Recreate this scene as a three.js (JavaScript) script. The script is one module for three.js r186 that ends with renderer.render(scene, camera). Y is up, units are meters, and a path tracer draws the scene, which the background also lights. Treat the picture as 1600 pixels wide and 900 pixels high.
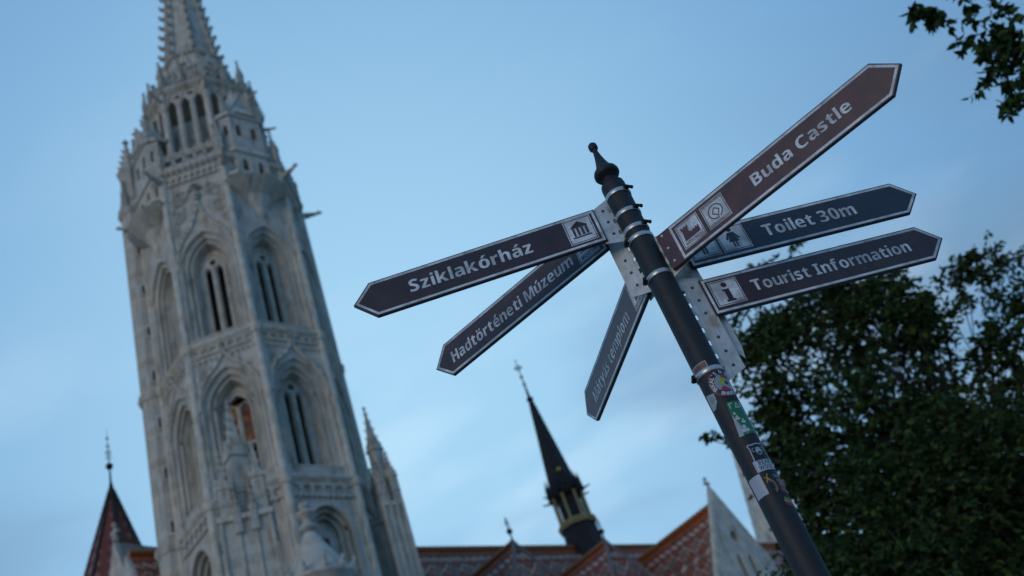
import * as THREE from 'three';
import { mergeGeometries, toCreasedNormals } from 'three/addons/utils/BufferGeometryUtils.js';
import { TextGeometry } from 'three/addons/geometries/TextGeometry.js';
import { FontLoader } from 'three/addons/loaders/FontLoader.js';

// ---------------------------------------------------------------- camera, sky, light
const scene = new THREE.Scene();
const EYE = 1.6, PITCH = THREE.MathUtils.degToRad(34.774), ROLL = THREE.MathUtils.degToRad(21.711);
const camera = new THREE.PerspectiveCamera(32.258, 16 / 9, 0.1, 900);
camera.position.set(0, EYE, 0);
camera.rotation.order = 'YXZ';
camera.rotation.set(PITCH, 0, -ROLL);
camera.focus = 3.45;
camera.userData.fStop = 2.3;
const renderer = new THREE.WebGLRenderer({ antialias: true });
renderer.toneMapping = THREE.LinearToneMapping;
renderer.toneMappingExposure = 1.0;
renderer.shadowMap.enabled = true;

let seed = 7;
const rnd = () => { seed |= 0; seed = seed + 0x6D2B79F5 | 0; let t = Math.imul(seed ^ seed >>> 15, 1 | seed); t = t + Math.imul(t ^ t >>> 7, 61 | t) ^ t; return ((t ^ t >>> 14) >>> 0) / 4294967296; };
const rr = (a, b) => a + (b - a) * rnd();
const hash = (x, y, s) => { let h = Math.imul(x, 374761393) + Math.imul(y, 668265263) + Math.imul(s, 974634511); h = Math.imul(h ^ h >>> 13, 1274126177); return ((h ^ h >>> 16) >>> 0) / 4294967296; };
const smooth = (t) => t * t * (3 - 2 * t);
function vnoise(x, y, px, py, s) {             // value noise that repeats after px, py cells
  const xi = Math.floor(x), yi = Math.floor(y), fx = smooth(x - xi), fy = smooth(y - yi);
  const m = (v, p) => ((v % p) + p) % p;
  const a = hash(m(xi, px), m(yi, py), s), b = hash(m(xi + 1, px), m(yi, py), s), c = hash(m(xi, px), m(yi + 1, py), s), d = hash(m(xi + 1, px), m(yi + 1, py), s);
  return a + (b - a) * fx + (c - a) * fy + (a - b - c + d) * fx * fy;
}
function fbm(x, y, px, py, s, oct = 5) { let v = 0, a = 0.5, n = 0; for (let o = 0; o < oct; o++) { v += a * vnoise(x, y, px, py, s + o); n += a; a *= 0.5; x *= 2; y *= 2; px *= 2; py *= 2; } return v / n; }

// dusk sky: deep blue overhead, paler towards the horizon ahead, thin streaks of cloud
{
  const W = 1536, H = 768, data = new Float32Array(W * H * 4);
  const gd = new THREE.Vector3(Math.sin(-0.17) * Math.cos(0.52), Math.sin(0.52), -Math.cos(-0.17) * Math.cos(0.52));
  for (let j = 0; j < H; j++) {
    const el = ((j + 0.5) / H - 0.5) * Math.PI, y = Math.sin(el), ce = Math.cos(el);
    for (let i = 0; i < W; i++) {
      const ph = ((i + 0.5) / W - 0.5) * 2 * Math.PI, x = Math.cos(ph) * ce, z = Math.sin(ph) * ce;
      const ang = Math.acos(Math.min(1, x * gd.x + Math.max(y, 0) * gd.y + z * gd.z));
      const g = Math.exp(-Math.pow(ang / 0.50, 2) * 0.85);
      let c = [0.080 + 0.310 * g, 0.248 + 0.425 * g, 0.530 + 0.385 * g];
      // cloud: noise on a plane overhead, stretched into streaks, thick only low down
      const yy = Math.max(y, 0.06), u = x / yy, v = z / yy;
      const q = fbm(u * 0.9 + 24.38, v * 1.5 + 60.88 + u * 0.5, 4096, 4096, 11, 5), q2 = fbm(u * 2.6 + 9, v * 4 + 9 - u * 0.9, 4096, 4096, 31, 6);
      const low = Math.min(1, Math.max(0, (0.66 - y) / 0.26));
      const k = smooth(Math.min(1, Math.max(0, (q - 0.44) * 4.2))) * low * 0.95, grey = [0.22, 0.39, 0.59];
      for (let n = 0; n < 3; n++) c[n] += (grey[n] * (0.7 + 0.5 * g) - c[n]) * k;
      const wisp = Math.max(0, q2 - 0.5) * (0.3 + 1.0 * low);
      for (let n = 0; n < 3; n++) c[n] += wisp * [0.30, 0.26, 0.19][n];
      data.set([c[0], c[1], c[2], 1], (j * W + i) * 4);
    }
  }
  const sky = new THREE.DataTexture(data, W, H, THREE.RGBAFormat, THREE.FloatType);
  sky.mapping = THREE.EquirectangularReflectionMapping; sky.magFilter = sky.minFilter = THREE.LinearFilter; sky.needsUpdate = true;
  scene.background = sky; scene.environment = sky;
}
const sun = new THREE.DirectionalLight(new THREE.Color(1, 0.86, 0.70), 0.6);
sun.position.set(-50, 38, 60); sun.target.position.set(0, 10, -40);
sun.castShadow = true; sun.shadow.radius = 60; sun.shadow.mapSize.set(2048, 2048);
Object.assign(sun.shadow.camera, { left: -80, right: 80, top: 80, bottom: -80, near: 1, far: 300 });
scene.add(sun, sun.target);

// ---------------------------------------------------------------- helpers
const V = (x, y, z) => new THREE.Vector3(x, y, z);
camera.updateMatrixWorld(true);
const FPX = 1556;
function ray(px, py) { return V((px - 800) / FPX, -(py - 450) / FPX, -1).applyQuaternion(camera.quaternion); }
function at(px, py, dist) { const d = ray(px, py), s = dist / Math.hypot(d.x, d.z); return V(d.x * s, EYE + d.y * s, d.z * s); }   // a point seen there at that distance over the ground
const taken = {};
function numbered(n) { const k = taken[n] = (taken[n] ?? -1) + 1; return k ? n + '_' + String(k).padStart(3, '0') : n; }
function thing(name, label, category, pos = [0, 0, 0], turn = 0, group) {
  const o = new THREE.Group(); o.name = numbered(name); o.position.set(...pos); o.rotation.y = turn; scene.add(o);
  o.userData = { label, category }; if (group) o.userData.group = group; return o;
}
function mk(name, geo, mat, parent, label) {
  const m = new THREE.Mesh(geo, mat); m.name = name; m.castShadow = m.receiveShadow = true; parent.add(m); if (label) m.userData.label = label; return m;
}
function boxUV(g, s = 1, flat = false) {
  g = g.index ? g.toNonIndexed() : g; if (flat || !g.attributes.normal) g.computeVertexNormals();
  const p = g.attributes.position, uv = new Float32Array(p.count * 2), a = V(), b = V(), c = V(), n = V();
  for (let i = 0; i < p.count; i += 3) {
    a.fromBufferAttribute(p, i); b.fromBufferAttribute(p, i + 1); c.fromBufferAttribute(p, i + 2);
    n.copy(b).sub(a).cross(c.clone().sub(a)); const ax = Math.abs(n.x), ay = Math.abs(n.y), az = Math.abs(n.z);
    [a, b, c].forEach((q, k) => { const [u, v] = ay > ax && ay > az ? [q.x, q.z] : ax > az ? [q.z, q.y] : [q.x, q.y]; uv[(i + k) * 2] = u * s; uv[(i + k) * 2 + 1] = v * s; });
  }
  g.setAttribute('uv', new THREE.BufferAttribute(uv, 2)); return g;
}
const clean = (g) => { g = g.index ? g.toNonIndexed() : g.clone(); for (const k of Object.keys(g.attributes)) if (!['position', 'normal', 'uv'].includes(k)) g.deleteAttribute(k); return g; };
const merge = (list) => mergeGeometries(list.map(clean));
const box = (w, h, d, x = 0, y = 0, z = 0) => new THREE.BoxGeometry(w, h, d).translate(x, y, z);
const cyl = (r0, r1, h, n, x = 0, y = 0, z = 0) => new THREE.CylinderGeometry(r0, r1, h, n).translate(x, y + h / 2, z);   // r0 is the top
function tube(pts, r, seg = 24, n = 6) { return new THREE.TubeGeometry(new THREE.CatmullRomCurve3(pts, false, 'catmullrom', 0.3), seg, r, n); }
function bar(a, b, r0, r1, n = 6) { const d = b.clone().sub(a), g = new THREE.CylinderGeometry(r1, r0, d.length(), n); g.translate(0, d.length() / 2, 0); g.applyQuaternion(new THREE.Quaternion().setFromUnitVectors(V(0, 1, 0), d.normalize())); g.translate(a.x, a.y, a.z); return g; }
function shape(pts) { const s = new THREE.Shape(); pts.forEach(([x, y], i) => i ? s.lineTo(x, y) : s.moveTo(x, y)); s.closePath(); return s; }
function archPts(w, y0, ys, H, n = 9) {        // pointed arch, half width w, from y0, springing at ys, apex H above
  const c = (H * H - w * w) / (2 * w), R = w + c, am = Math.atan2(H, c), out = [[-w, y0]];
  for (let i = 0; i <= n; i++) { const a = am * i / n; out.push([c - R * Math.cos(a), ys + R * Math.sin(a)]); }
  for (let i = n - 1; i >= 0; i--) { const a = am * i / n; out.push([-c + R * Math.cos(a), ys + R * Math.sin(a)]); }
  out.push([w, y0]); return out;
}
const shift = (pts, x, y = 0) => pts.map(([a, b]) => [a + x, b + y]);
const circ = (x, y, r, n = 10) => Array.from({ length: n }, (_, i) => [x + r * Math.cos(i / n * 2 * Math.PI), y + r * Math.sin(i / n * 2 * Math.PI)]);
function foil(x, y, r, k = 4, n = 5) {         // a quatrefoil outline
  const out = []; for (let l = 0; l < k; l++) { const m = l / k * 2 * Math.PI + Math.PI / 4, cx = x + r * 0.5 * Math.cos(m), cy = y + r * 0.5 * Math.sin(m); for (let i = 0; i < n; i++) { const a = m - 1.75 + 3.5 * i / (n - 1); out.push([cx + r * 0.5 * Math.cos(a), cy + r * 0.5 * Math.sin(a)]); } } return out;
}
function panel(outline, holes, z, depth, bevel = 0) {   // a slab whose front lies at z
  const s = shape(outline); for (const h of holes) s.holes.push(new THREE.Path(h.map(([x, y]) => new THREE.Vector2(x, y))));
  const g = new THREE.ExtrudeGeometry(s, { depth: depth - bevel, bevelEnabled: bevel > 0, bevelThickness: bevel, bevelSize: -bevel * 0.0, bevelSegments: 1, curveSegments: 8 });
  g.translate(0, 0, z - depth); return boxUV(g);
}
const rect = (x0, x1, y0, y1) => [[x0, y0], [x1, y0], [x1, y1], [x0, y1]];

// ---------------------------------------------------------------- textures and materials
function tex(size, fn, srgb = true, repeat = 1) {
  const d = new Uint8Array(size * size * 4);
  for (let j = 0; j < size; j++) for (let i = 0; i < size; i++) { const c = fn(i / size, j / size, i, j); d.set([c[0], c[1], c[2], 255].map((v) => Math.max(0, Math.min(255, v))), (j * size + i) * 4); }
  const t = new THREE.DataTexture(d, size, size); t.wrapS = t.wrapT = THREE.RepeatWrapping; t.magFilter = t.minFilter = THREE.LinearFilter; t.repeat.set(repeat, repeat);
  if (srgb) t.colorSpace = THREE.SRGBColorSpace; t.needsUpdate = true; return t;
}
const stoneMap = tex(1024, (u, v) => {
  const a = fbm(u * 6, v * 6, 6, 6, 1, 6), b = fbm(u * 24, v * 5, 24, 5, 50, 5), c = fbm(u * 40, v * 40, 40, 40, 90, 4);
  const row = Math.floor(v * 16), off = (row % 2) * 0.5, colm = Math.floor(u * 8 + off), blk = hash(colm % 8, row, 5);
  const dirt = Math.max(0, b - 0.48) * 2.2 + Math.max(0, a - 0.6) * 1.3 + Math.max(0, c - 0.62) * 1.6;
  let l = 188 + (blk - 0.5) * 18 + (c - 0.5) * 30 - dirt * 58;
  const warm = Math.max(0, fbm(u * 4, v * 4, 4, 4, 140, 4) - 0.48) * 60;
  const fu = (u * 8 + off) % 1, fv = (v * 16) % 1; if (fu < 0.03 || fv < 0.045) l -= 14;
  return [l + 5 + warm * 0.8, l - 1 + warm * 0.25, l - 14 - warm * 0.4];
}, true, 1 / 6.4);
const stoneBump = tex(512, (u, v) => { const q = 255 * (0.55 * fbm(u * 32, v * 32, 32, 32, 3, 5) + 0.45 * fbm(u * 7, v * 7, 7, 7, 8, 4)); return [q, q, q]; }, false, 1 / 3);
const stone = new THREE.MeshStandardMaterial({ map: stoneMap, bumpMap: stoneBump, bumpScale: 0.05, roughness: 0.95 });
const paleStone = new THREE.MeshStandardMaterial({ map: stoneMap, color: new THREE.Color(1.16, 1.15, 1.13), bumpMap: stoneBump, bumpScale: 0.03, roughness: 0.9 });
const grayTilesAndShade = new THREE.MeshStandardMaterial({ map: stoneMap, color: new THREE.Color(0.62, 0.6, 0.6), roughness: 0.9 });  // gray dormer roof; also paints shade into the colour of the linking wall
function roofTex(sd) {                          // v runs down from the ridge: eight metres of tile courses, glazed in bands, zigzags and lozenges
  const cols = { r: [178, 86, 50], o: [176, 86, 34], g: [104, 122, 108], w: [192, 180, 160], b: [124, 64, 44] };
  return tex(1024, (u, v) => {
    const N = 60, row = N - 1 - Math.floor(v * N), uu = u * N + (row % 2) * 0.5, col = Math.floor(uu), fu = uu % 1, fv = (v * N) % 1, m = ((col % 10) + 10) % 10, tri = Math.abs(m - 5);
    let c = cols.r;
    if (row < 5) c = cols.o; else if (row < 7) c = cols.b; else if (row < 11) c = Math.abs((row - 7) - (m % 5) * 0.8) < 1.2 ? cols.w : cols.r; else if (row < 13) c = cols.b;
    else { const q = row - 13, cell = Math.floor(q / 10), t = q % 10, dia = Math.abs(t - 5) + tri; c = dia < 2.5 ? (cell % 2 ? cols.w : cols.g) : dia < 4.5 ? cols.r : dia < 5.5 ? (cell % 2 ? cols.g : cols.w) : dia < 7.5 ? cols.b : cols.r; }
    const n = 0.82 + 0.36 * hash(col % N, row, sd) - 0.3 * Math.max(0, fbm(u * 12, v * 12, 12, 12, 61, 4) - 0.5) - (fv < 0.16 || fu < 0.1 ? 0.16 : 0);
    return c.map((x) => x * n);
  }, true, 1 / 7.5);
}
const roofMat = new THREE.MeshStandardMaterial({ map: roofTex(3), roughness: 0.65, bumpMap: tex(256, (u, v) => { const f = (v * 16) % 1, q = 255 * f * 0.9; return [q, q, q]; }, false, 1 / 2), bumpScale: 0.02 });
const redRoof = new THREE.MeshStandardMaterial({ map: tex(512, (u, v) => { const N = 40, row = Math.floor(v * N), uu = u * N + (row % 2) * 0.5, col = Math.floor(uu), m = ((col % 10) + 10) % 10, dia = Math.abs((row % 10) - 5) + Math.abs(m - 5), c = dia < 2 ? [104, 116, 104] : dia < 3 ? [150, 126, 104] : dia < 5 ? [132, 60, 40] : [108, 50, 38], n = 0.8 + 0.4 * hash(col % N, row, 8) - ((v * N) % 1 < 0.16 ? 0.16 : 0); return c.map((x) => x * n); }, true, 1 / 3.4), roughness: 0.65 });
const hipMat = new THREE.MeshStandardMaterial({ color: new THREE.Color(0.2, 0.15, 0.13), roughness: 0.6 });
const ridgeMat = new THREE.MeshStandardMaterial({ color: new THREE.Color(0.33, 0.11, 0.03), roughness: 0.55 });
const slate = new THREE.MeshStandardMaterial({ map: tex(256, (u, v) => { const r = Math.floor(v * 32), n = 30 + 12 * hash(Math.floor(u * 24 + (r % 2) * 0.5) % 24, r, 9) - ((v * 32) % 1 < 0.15 ? 12 : 0); return [n + 14, n + 3, n - 2]; }, true, 1 / 3), roughness: 0.75 });
const iron = new THREE.MeshStandardMaterial({ color: new THREE.Color(0.02, 0.021, 0.024), roughness: 0.5, metalness: 0.6 });
const gilt = new THREE.MeshStandardMaterial({ color: new THREE.Color(0.62, 0.38, 0.1), roughness: 0.4, metalness: 0.7 });
const ochre = new THREE.MeshStandardMaterial({ color: new THREE.Color(0.42, 0.29, 0.11), roughness: 0.6 });
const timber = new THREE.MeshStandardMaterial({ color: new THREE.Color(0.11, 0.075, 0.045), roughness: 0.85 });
const scratch = tex(512, (u, v) => { const a = fbm(u * 10, v * 10, 10, 10, 70, 5), b = fbm(u * 60, v * 60, 60, 60, 80, 3); const l = 18 + 12 * a + 10 * b + (hash(Math.floor(u * 512), Math.floor(v * 512), 4) > 0.9993 ? 120 : 0); return [l, l + 2, l + 4]; }, true, 1);
const poleMat = new THREE.MeshStandardMaterial({ map: scratch, roughness: 0.6, bumpMap: tex(256, (u, v) => { const q = 255 * fbm(u * 40, v * 40, 40, 40, 15, 3); return [q, q, q]; }, false, 1), bumpScale: 0.0008 });
const steelMap = tex(512, (u, v) => { const a = fbm(u * 9, v * 9, 9, 9, 21, 5), b = fbm(u * 50, v * 8, 50, 8, 33, 3), rust = Math.max(0, fbm(u * 5, v * 5, 5, 5, 44, 5) - 0.6) * 500; const l = 196 + 50 * (a - 0.5) + 30 * (b - 0.5); return [l - rust * 0.15, l - rust * 0.35, l - 4 - rust * 0.5]; }, true, 4);
const steel = new THREE.MeshStandardMaterial({ map: steelMap, roughness: 0.45, metalness: 0.3 });
const bandSteel = new THREE.MeshStandardMaterial({ map: steelMap, roughness: 0.32, metalness: 0.6 });
const bolt = new THREE.MeshStandardMaterial({ color: new THREE.Color(0.1, 0.095, 0.09), roughness: 0.4, metalness: 0.7 });
const filmMap = (r, g, b, sd) => tex(256, (u, v) => { const n = 1 + 0.55 * (fbm(u * 8, v * 8, 8, 8, sd, 5) - 0.5) - 0.5 * Math.max(0, fbm(u * 30, v * 3, 30, 3, sd + 9, 4) - 0.58) + (fbm(u * 3, v * 60, 3, 60, sd + 20, 3) > 0.74 ? 0.25 : 0) + 0.2 * (hash(Math.floor(u * 256), Math.floor(v * 256), sd) - 0.5); return [r * n, g * n, b * n]; }, true, 3);
const film = { brown: [74, 38, 38], plum: [66, 46, 44], dark: [56, 34, 34], navy: [36, 39, 53] };
const filmMat = Object.fromEntries(Object.entries(film).map(([k, c], i) => [k, new THREE.MeshPhysicalMaterial({ map: filmMap(...c, 200 + i), roughness: 0.38, clearcoat: 0.25, clearcoatRoughness: 0.3 })]));
const white = new THREE.MeshPhysicalMaterial({ map: filmMap(202, 206, 208, 300), roughness: 0.4 });
const edgeMat = new THREE.MeshStandardMaterial({ color: new THREE.Color(0.03, 0.024, 0.024), roughness: 0.5 });
const paving = new THREE.MeshStandardMaterial({ map: tex(512, (u, v) => { const r = Math.floor(v * 16), cu = u * 8 + (r % 2) * 0.5, n = 118 + 30 * hash(Math.floor(cu) % 8, r, 2) + 30 * (fbm(u * 20, v * 20, 20, 20, 6, 4) - 0.5) - ((v * 16) % 1 < 0.05 || cu % 1 < 0.03 ? 40 : 0); return [n + 4, n, n - 6]; }, true, 1 / 4), roughness: 0.9 });

// ---------------------------------------------------------------- ground
{
  const g = new THREE.PlaneGeometry(1200, 1200).rotateX(-Math.PI / 2); const uv = g.attributes.uv, p = g.attributes.position;
  for (let i = 0; i < p.count; i++) uv.setXY(i, p.getX(i), p.getZ(i));
  const m = mk('ground', g, paving, scene); m.userData = { kind: 'structure', label: 'stone paved square around the church', category: 'ground' };
}

// ---------------------------------------------------------------- the bell tower
const TC = [-15.31, 0, -45.27], TTURN = THREE.MathUtils.degToRad(3.35), A = 4.484, HS = 1.857;
const oct = Math.PI / 8, FACES = [-2, -1, 0, 1, 2], BACK = [3, 4, 5];
const tower = thing('bell_tower', 'tall octagonal grey stone gothic tower with lancet windows and crocketed spire', 'church tower', TC, TTURN);
const turnTo = (m, k) => { m.rotation.y = k * Math.PI / 4; return m; };
const ring = (pts) => boxUV(new THREE.LatheGeometry(pts.map(([a, y]) => new THREE.Vector2(a / Math.cos(oct), y)), 8, oct), 1, true);   // octagonal moulding from apothem and height
const crocketGeo = boxUV((() => { const a = new THREE.IcosahedronGeometry(0.11, 0); a.scale(1, 0.8, 1.25); const b = bar(V(0, -0.1, -0.14), V(0, 0.0, 0.02), 0.05, 0.06, 5); const c = new THREE.IcosahedronGeometry(0.07, 0).translate(0, 0.1, 0.1); return merge([a, b, c]); })(), 1, true);
const finialGeo = boxUV(merge([cyl(0.05, 0.09, 0.45, 6), new THREE.IcosahedronGeometry(0.15, 0).translate(0, 0.2, 0), new THREE.OctahedronGeometry(0.2).scale(1.3, 0.5, 1.3).translate(0, 0.48, 0), new THREE.IcosahedronGeometry(0.1, 0).translate(0, 0.66, 0)]), 1, true);
function pinnacleGeo(w, h, cap, crocks = 4) {  // square shaft, four gablets, crocketed spirelet and finial; y from 0
  const list = [box(w, h, w, 0, h / 2, 0), box(w * 1.22, w * 0.16, w * 1.22, 0, h, 0), box(w * 1.15, w * 0.12, w * 1.15, 0, h * 0.45, 0)];
  for (let k = 0; k < 4; k++) {
    const gb = panel([[-w * 0.56, 0], [w * 0.56, 0], [0, w * 1.25]], [], w * 0.62, w * 0.16); gb.translate(0, h, 0); gb.rotateY(k * Math.PI / 2); list.push(gb);
    const sl = panel(rect(-w * 0.46, w * 0.46, h * 0.5, h * 0.96), [archPts(w * 0.26, h * 0.54, h * 0.74, w * 0.4, 4).slice()], w * 0.535, w * 0.1); sl.rotateY(k * Math.PI / 2); list.push(sl);
  }
  list.push(new THREE.CylinderGeometry(w * 0.07, w * 0.6, cap, 4, 1).rotateY(Math.PI / 4).translate(0, h + w * 0.1 + cap / 2, 0));
  const sc = Math.max(0.5, w * 0.9);
  for (let k = 0; k < 4; k++) for (let i = 0; i < crocks; i++) { const t = (i + 0.6) / crocks, r = w * (0.62 * (1 - t) + 0.07), c = crocketGeo.clone(); c.scale(sc, sc, sc); c.translate(0, h + w * 0.1 + cap * t, r); c.rotateY(k * Math.PI / 2 + Math.PI / 4); list.push(c); }
  const f = finialGeo.clone(); f.scale(sc, sc, sc); f.translate(0, h + cap, 0); list.push(f);
  return boxUV(merge(list.map((g) => { g = g.index ? g.toNonIndexed() : g; g.computeVertexNormals(); return g; })));
}
const gargoyleGeo = boxUV(merge([bar(V(0, 0, 0), V(0, 0.1, 1.0), 0.26, 0.15, 7), bar(V(0, 0.1, 0.95), V(0, 0.2, 1.35), 0.15, 0.1, 7), new THREE.IcosahedronGeometry(0.17, 0).scale(0.9, 0.8, 1.3).translate(0, 0.22, 1.42), new THREE.ConeGeometry(0.05, 0.16, 4).translate(0.09, 0.4, 1.34), new THREE.ConeGeometry(0.05, 0.16, 4).translate(-0.09, 0.4, 1.34), box(0.3, 0.1, 0.5, 0, -0.12, 0.3)]), 1, true);
function roll(pts, r, z) { return tube(pts.map(([x, y]) => V(x, y, z)), r, pts.length * 2, 6); }
function ogee(w, ys, ym, tip) { const o = []; for (let i = 0; i <= 8; i++) { const t = i / 8 * 1.15; o.push([-w * Math.cos(t), ys + (ym - ys) * Math.sin(t) / Math.sin(1.15)]); } const [bx, by] = o[o.length - 1]; for (let i = 1; i <= 5; i++) { const t = i / 5; o.push([bx * Math.pow(1 - t, 1.6), by + (tip - by) * t]); } return [...o, ...o.slice(0, -1).reverse().map(([x, y]) => [-x, y])]; }

// stages: window recess with four orders, then the wall with the lights at its back
function splay(w0, H0, w1, H1, y0, ys, z0, z1) {   // the sloping jamb and soffit between two arches
  const p = archPts(w0, y0, ys, H0, 12), q = archPts(w1, y0, ys, H1, 12), pos = [];
  for (let i = 0; i < p.length - 1; i++) { const a = [p[i][0], p[i][1], z0], b = [p[i + 1][0], p[i + 1][1], z0], c = [q[i + 1][0], q[i + 1][1], z1], d = [q[i][0], q[i][1], z1]; pos.push(...a, ...d, ...b, ...b, ...d, ...c); }
  const g = new THREE.BufferGeometry(); g.setAttribute('position', new THREE.Float32BufferAttribute(pos, 3)); g.computeVertexNormals(); return boxUV(g);
}
function stage(y0, y1, sill, spring, apexH, s0, s1, wide) {
  const wallGeo = panel(rect(-HS, HS, y0, y1), [archPts(1.55, sill, spring, apexH)], A, 0.06);
  const orderGeo = [splay(1.55, apexH, 1.3, apexH - 0.3, sill, spring, A - 0.05, A - 0.22), splay(1.3, apexH - 0.3, 1.22, apexH - 0.38, sill, spring, A - 0.22, A - 0.34), splay(1.22, apexH - 0.38, 1.02, apexH - 0.6, sill, spring, A - 0.34, A - 0.37), splay(1.02, apexH - 0.6, 0.86, apexH - 0.78, sill, spring, A - 0.37, A - 0.87)];
  const rolls = [[1.56, apexH, 0.07, 0], [1.26, apexH - 0.34, 0.075, 0.22], [1.02, apexH - 0.6, 0.05, 0.37]].map(([w, H, r, d]) => boxUV(roll(archPts(w, sill, spring, H), r, A - d)));
  const bw = A - 0.86;
  const lights = wide ? [archPts(0.62, s0, s1 - 0.2, 0.95)] : [-0.33, 0.33].map((x) => shift(archPts(0.18, s0, s1 - 0.2, 0.26, 5), x));
  const back = panel(rect(-1.2, 1.2, y0, y1 - 0.05), [...lights, ...(wide ? [] : [foil(0, s1 + 0.42, 0.22)])], bw, 0.28);
  const mull = boxUV(merge([cyl(0.085, 0.085, s1 - s0 - 0.1, 8, 0, s0, bw + 0.03), cyl(0.13, 0.085, 0.16, 8, 0, s1 - 0.2, bw + 0.03), cyl(0.085, 0.13, 0.2, 8, 0, s0, bw + 0.03)]));
  const inArch = boxUV(merge([-0.36, 0.36].map((x) => roll(shift(archPts(0.27, s0, s1 - 0.2, 0.42, 6), x), 0.04, bw + 0.02)).concat([roll(archPts(0.72, s0, s1 - 0.1, 1.1), 0.045, bw + 0.03)])));
  const sillGeo = boxUV(shapeSill(sill));
  const openWall = y1 > 46 ? panel(rect(-HS, HS, y0, y1), [archPts(1.55, sill, spring, apexH), rect(-0.95, 0.95, 45.35, 46.6)], A, 0.06) : null;   // opening added so the side turret windows look dark
  return { openWall, wallGeo, orderGeo, rolls, back, mull, inArch, sillGeo };
}
function shapeSill(y) { const g = new THREE.ExtrudeGeometry(shape([[0, 0], [1.0, 0], [1.0, 0.1], [0, 0.55]]), { depth: 3.1, bevelEnabled: false }); g.rotateY(-Math.PI / 2); g.translate(1.55, y - 0.12, A - 0.97); return g; }
function addStage(st, k) {
  turnTo(mk('wall', st.openWall && Math.abs(k) === 1 ? st.openWall : st.wallGeo, stone, tower), k);
  const w = turnTo(mk('window', st.back, stone, tower), k);
  st.orderGeo.forEach((g) => mk('arch_order', g, stone, w)); st.rolls.forEach((g) => mk('arch_moulding', g, stone, w));
  mk('mullion', st.mull, stone, w); mk('tracery', st.inArch, stone, w); mk('sill', st.sillGeo, stone, w);
  return w;
}
const up = stage(33.66, 46.8, 34.25, 39.1, 2.35, 34.65, 39.3), low = stage(24.72, 33.6, 25.5, 29.75, 2.25, 25.9, 30.3), lowWide = stage(24.72, 33.6, 25.5, 29.75, 2.25, 25.9, 29.9, true);
for (const k of FACES) { addStage(up, k); if (k !== 0) addStage(low, k); }
{
  const w = addStage(lowWide, 0);
  w.userData.label = 'wide open window with a coloured banner hung inside';
  const c = document.createElement('canvas'); c.width = 128; c.height = 384; const x = c.getContext('2d');
  x.fillStyle = '#74502e'; x.fillRect(0, 0, 128, 384); let s2 = 3;
  for (let i = 0; i < 90; i++) { x.fillStyle = ['#a8702c', '#7a3a26', '#5c6434', '#b98a3c', '#8c2f22', '#3c3a4a', '#c09060', '#6a2a20'][Math.floor(hash(i, 1, s2) * 8)]; x.globalAlpha = 0.6; x.beginPath(); x.ellipse(hash(i, 2, s2) * 128, hash(i, 3, s2) * 384, 8 + 20 * hash(i, 4, s2), 8 + 26 * hash(i, 5, s2), hash(i, 6, s2) * 3, 0, 7); x.fill(); }
  const t = new THREE.CanvasTexture(c); t.colorSpace = THREE.SRGBColorSpace;
  const g = new THREE.PlaneGeometry(1.16, 2.3, 8, 8); const p = g.attributes.position; for (let i = 0; i < p.count; i++) p.setZ(i, 0.03 * Math.sin(p.getX(i) * 7 + p.getY(i)));
  mk('banner', g.translate(0, 29.0, A - 0.92), new THREE.MeshStandardMaterial({ map: t, roughness: 0.85, side: THREE.DoubleSide }), w, 'orange and red patterned cloth hung in the window');
  mk('transom', boxUV(box(1.2, 0.14, 0.16, 0, 27.75, A - 0.96)), paleStone, w);
}
for (const k of BACK) turnTo(mk('wall', panel(rect(-HS, HS, 18, 46.8), [], A, 0.9), stone, tower), k);
// lowest stage in view: smaller niches under the second gallery band
{
  const y0 = 0, y1 = 24.68, H = 1.35, niches = [[1.18, H], [0.96, H - 0.2], [0.74, H - 0.4]];
  const wallGeo = panel(rect(-HS, HS, y0, y1), [archPts(niches[0][0], 17.5, 22.0, niches[0][1])], A, 0.26);
  const o1 = panel(rect(-1.5, 1.5, 16, 24.6), [archPts(niches[1][0], 17.52, 22.0, niches[1][1])], A - 0.263, 0.24), o2 = panel(rect(-1.4, 1.4, 16, 24.55), [archPts(niches[2][0], 17.54, 22.0, niches[2][1])], A - 0.506, 0.24);
  const bk = panel(rect(-1.2, 1.2, 16, 24.5), [...[-0.33, 0.33].map((x) => shift(archPts(0.2, 17.7, 20.9, 0.35, 5), x)), foil(0, 21.75, 0.3)], A - 0.75, 0.2);
  const rl = niches.map(([w, h], i) => boxUV(roll(archPts(w, 17.5, 22, h), 0.07, A - 0.25 * i - 0.02)));
  for (const k of FACES) {
    turnTo(mk('wall', wallGeo, stone, tower), k); const w = turnTo(mk('niche', bk, stone, tower), k);
    mk('arch_order', o1, stone, w); mk('arch_order', o2, stone, w); rl.forEach((g) => mk('arch_moulding', g, stone, w));
  }
}
// timber floors and a solid core added inside so that the lights look dark
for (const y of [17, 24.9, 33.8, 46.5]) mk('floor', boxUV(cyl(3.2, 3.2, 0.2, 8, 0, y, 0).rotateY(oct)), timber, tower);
mk('darkening_core', boxUV(cyl(2.3, 2.3, 29.4, 8, 0, 17.2, 0).rotateY(oct)), timber, tower, 'unseen brown core added to darken the windows');
// corner shafts
for (let k = 0; k < 8; k++) {
  const R = A / Math.cos(oct) - 0.03, g = boxUV(merge([cyl(0.23, 0.25, 46.4, 8, 0, 0, R), cyl(0.1, 0.1, 46.2, 6, -0.27, 0, R - 0.13), cyl(0.1, 0.1, 46.2, 6, 0.27, 0, R - 0.13), ...[24.4, 33.4].map((y) => cyl(0.36, 0.3, 0.45, 8, 0, y, R))]));
  const m = mk('corner_shaft', g, paleStone, tower); m.rotation.y = (k + 0.5) * Math.PI / 4;
}
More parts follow.
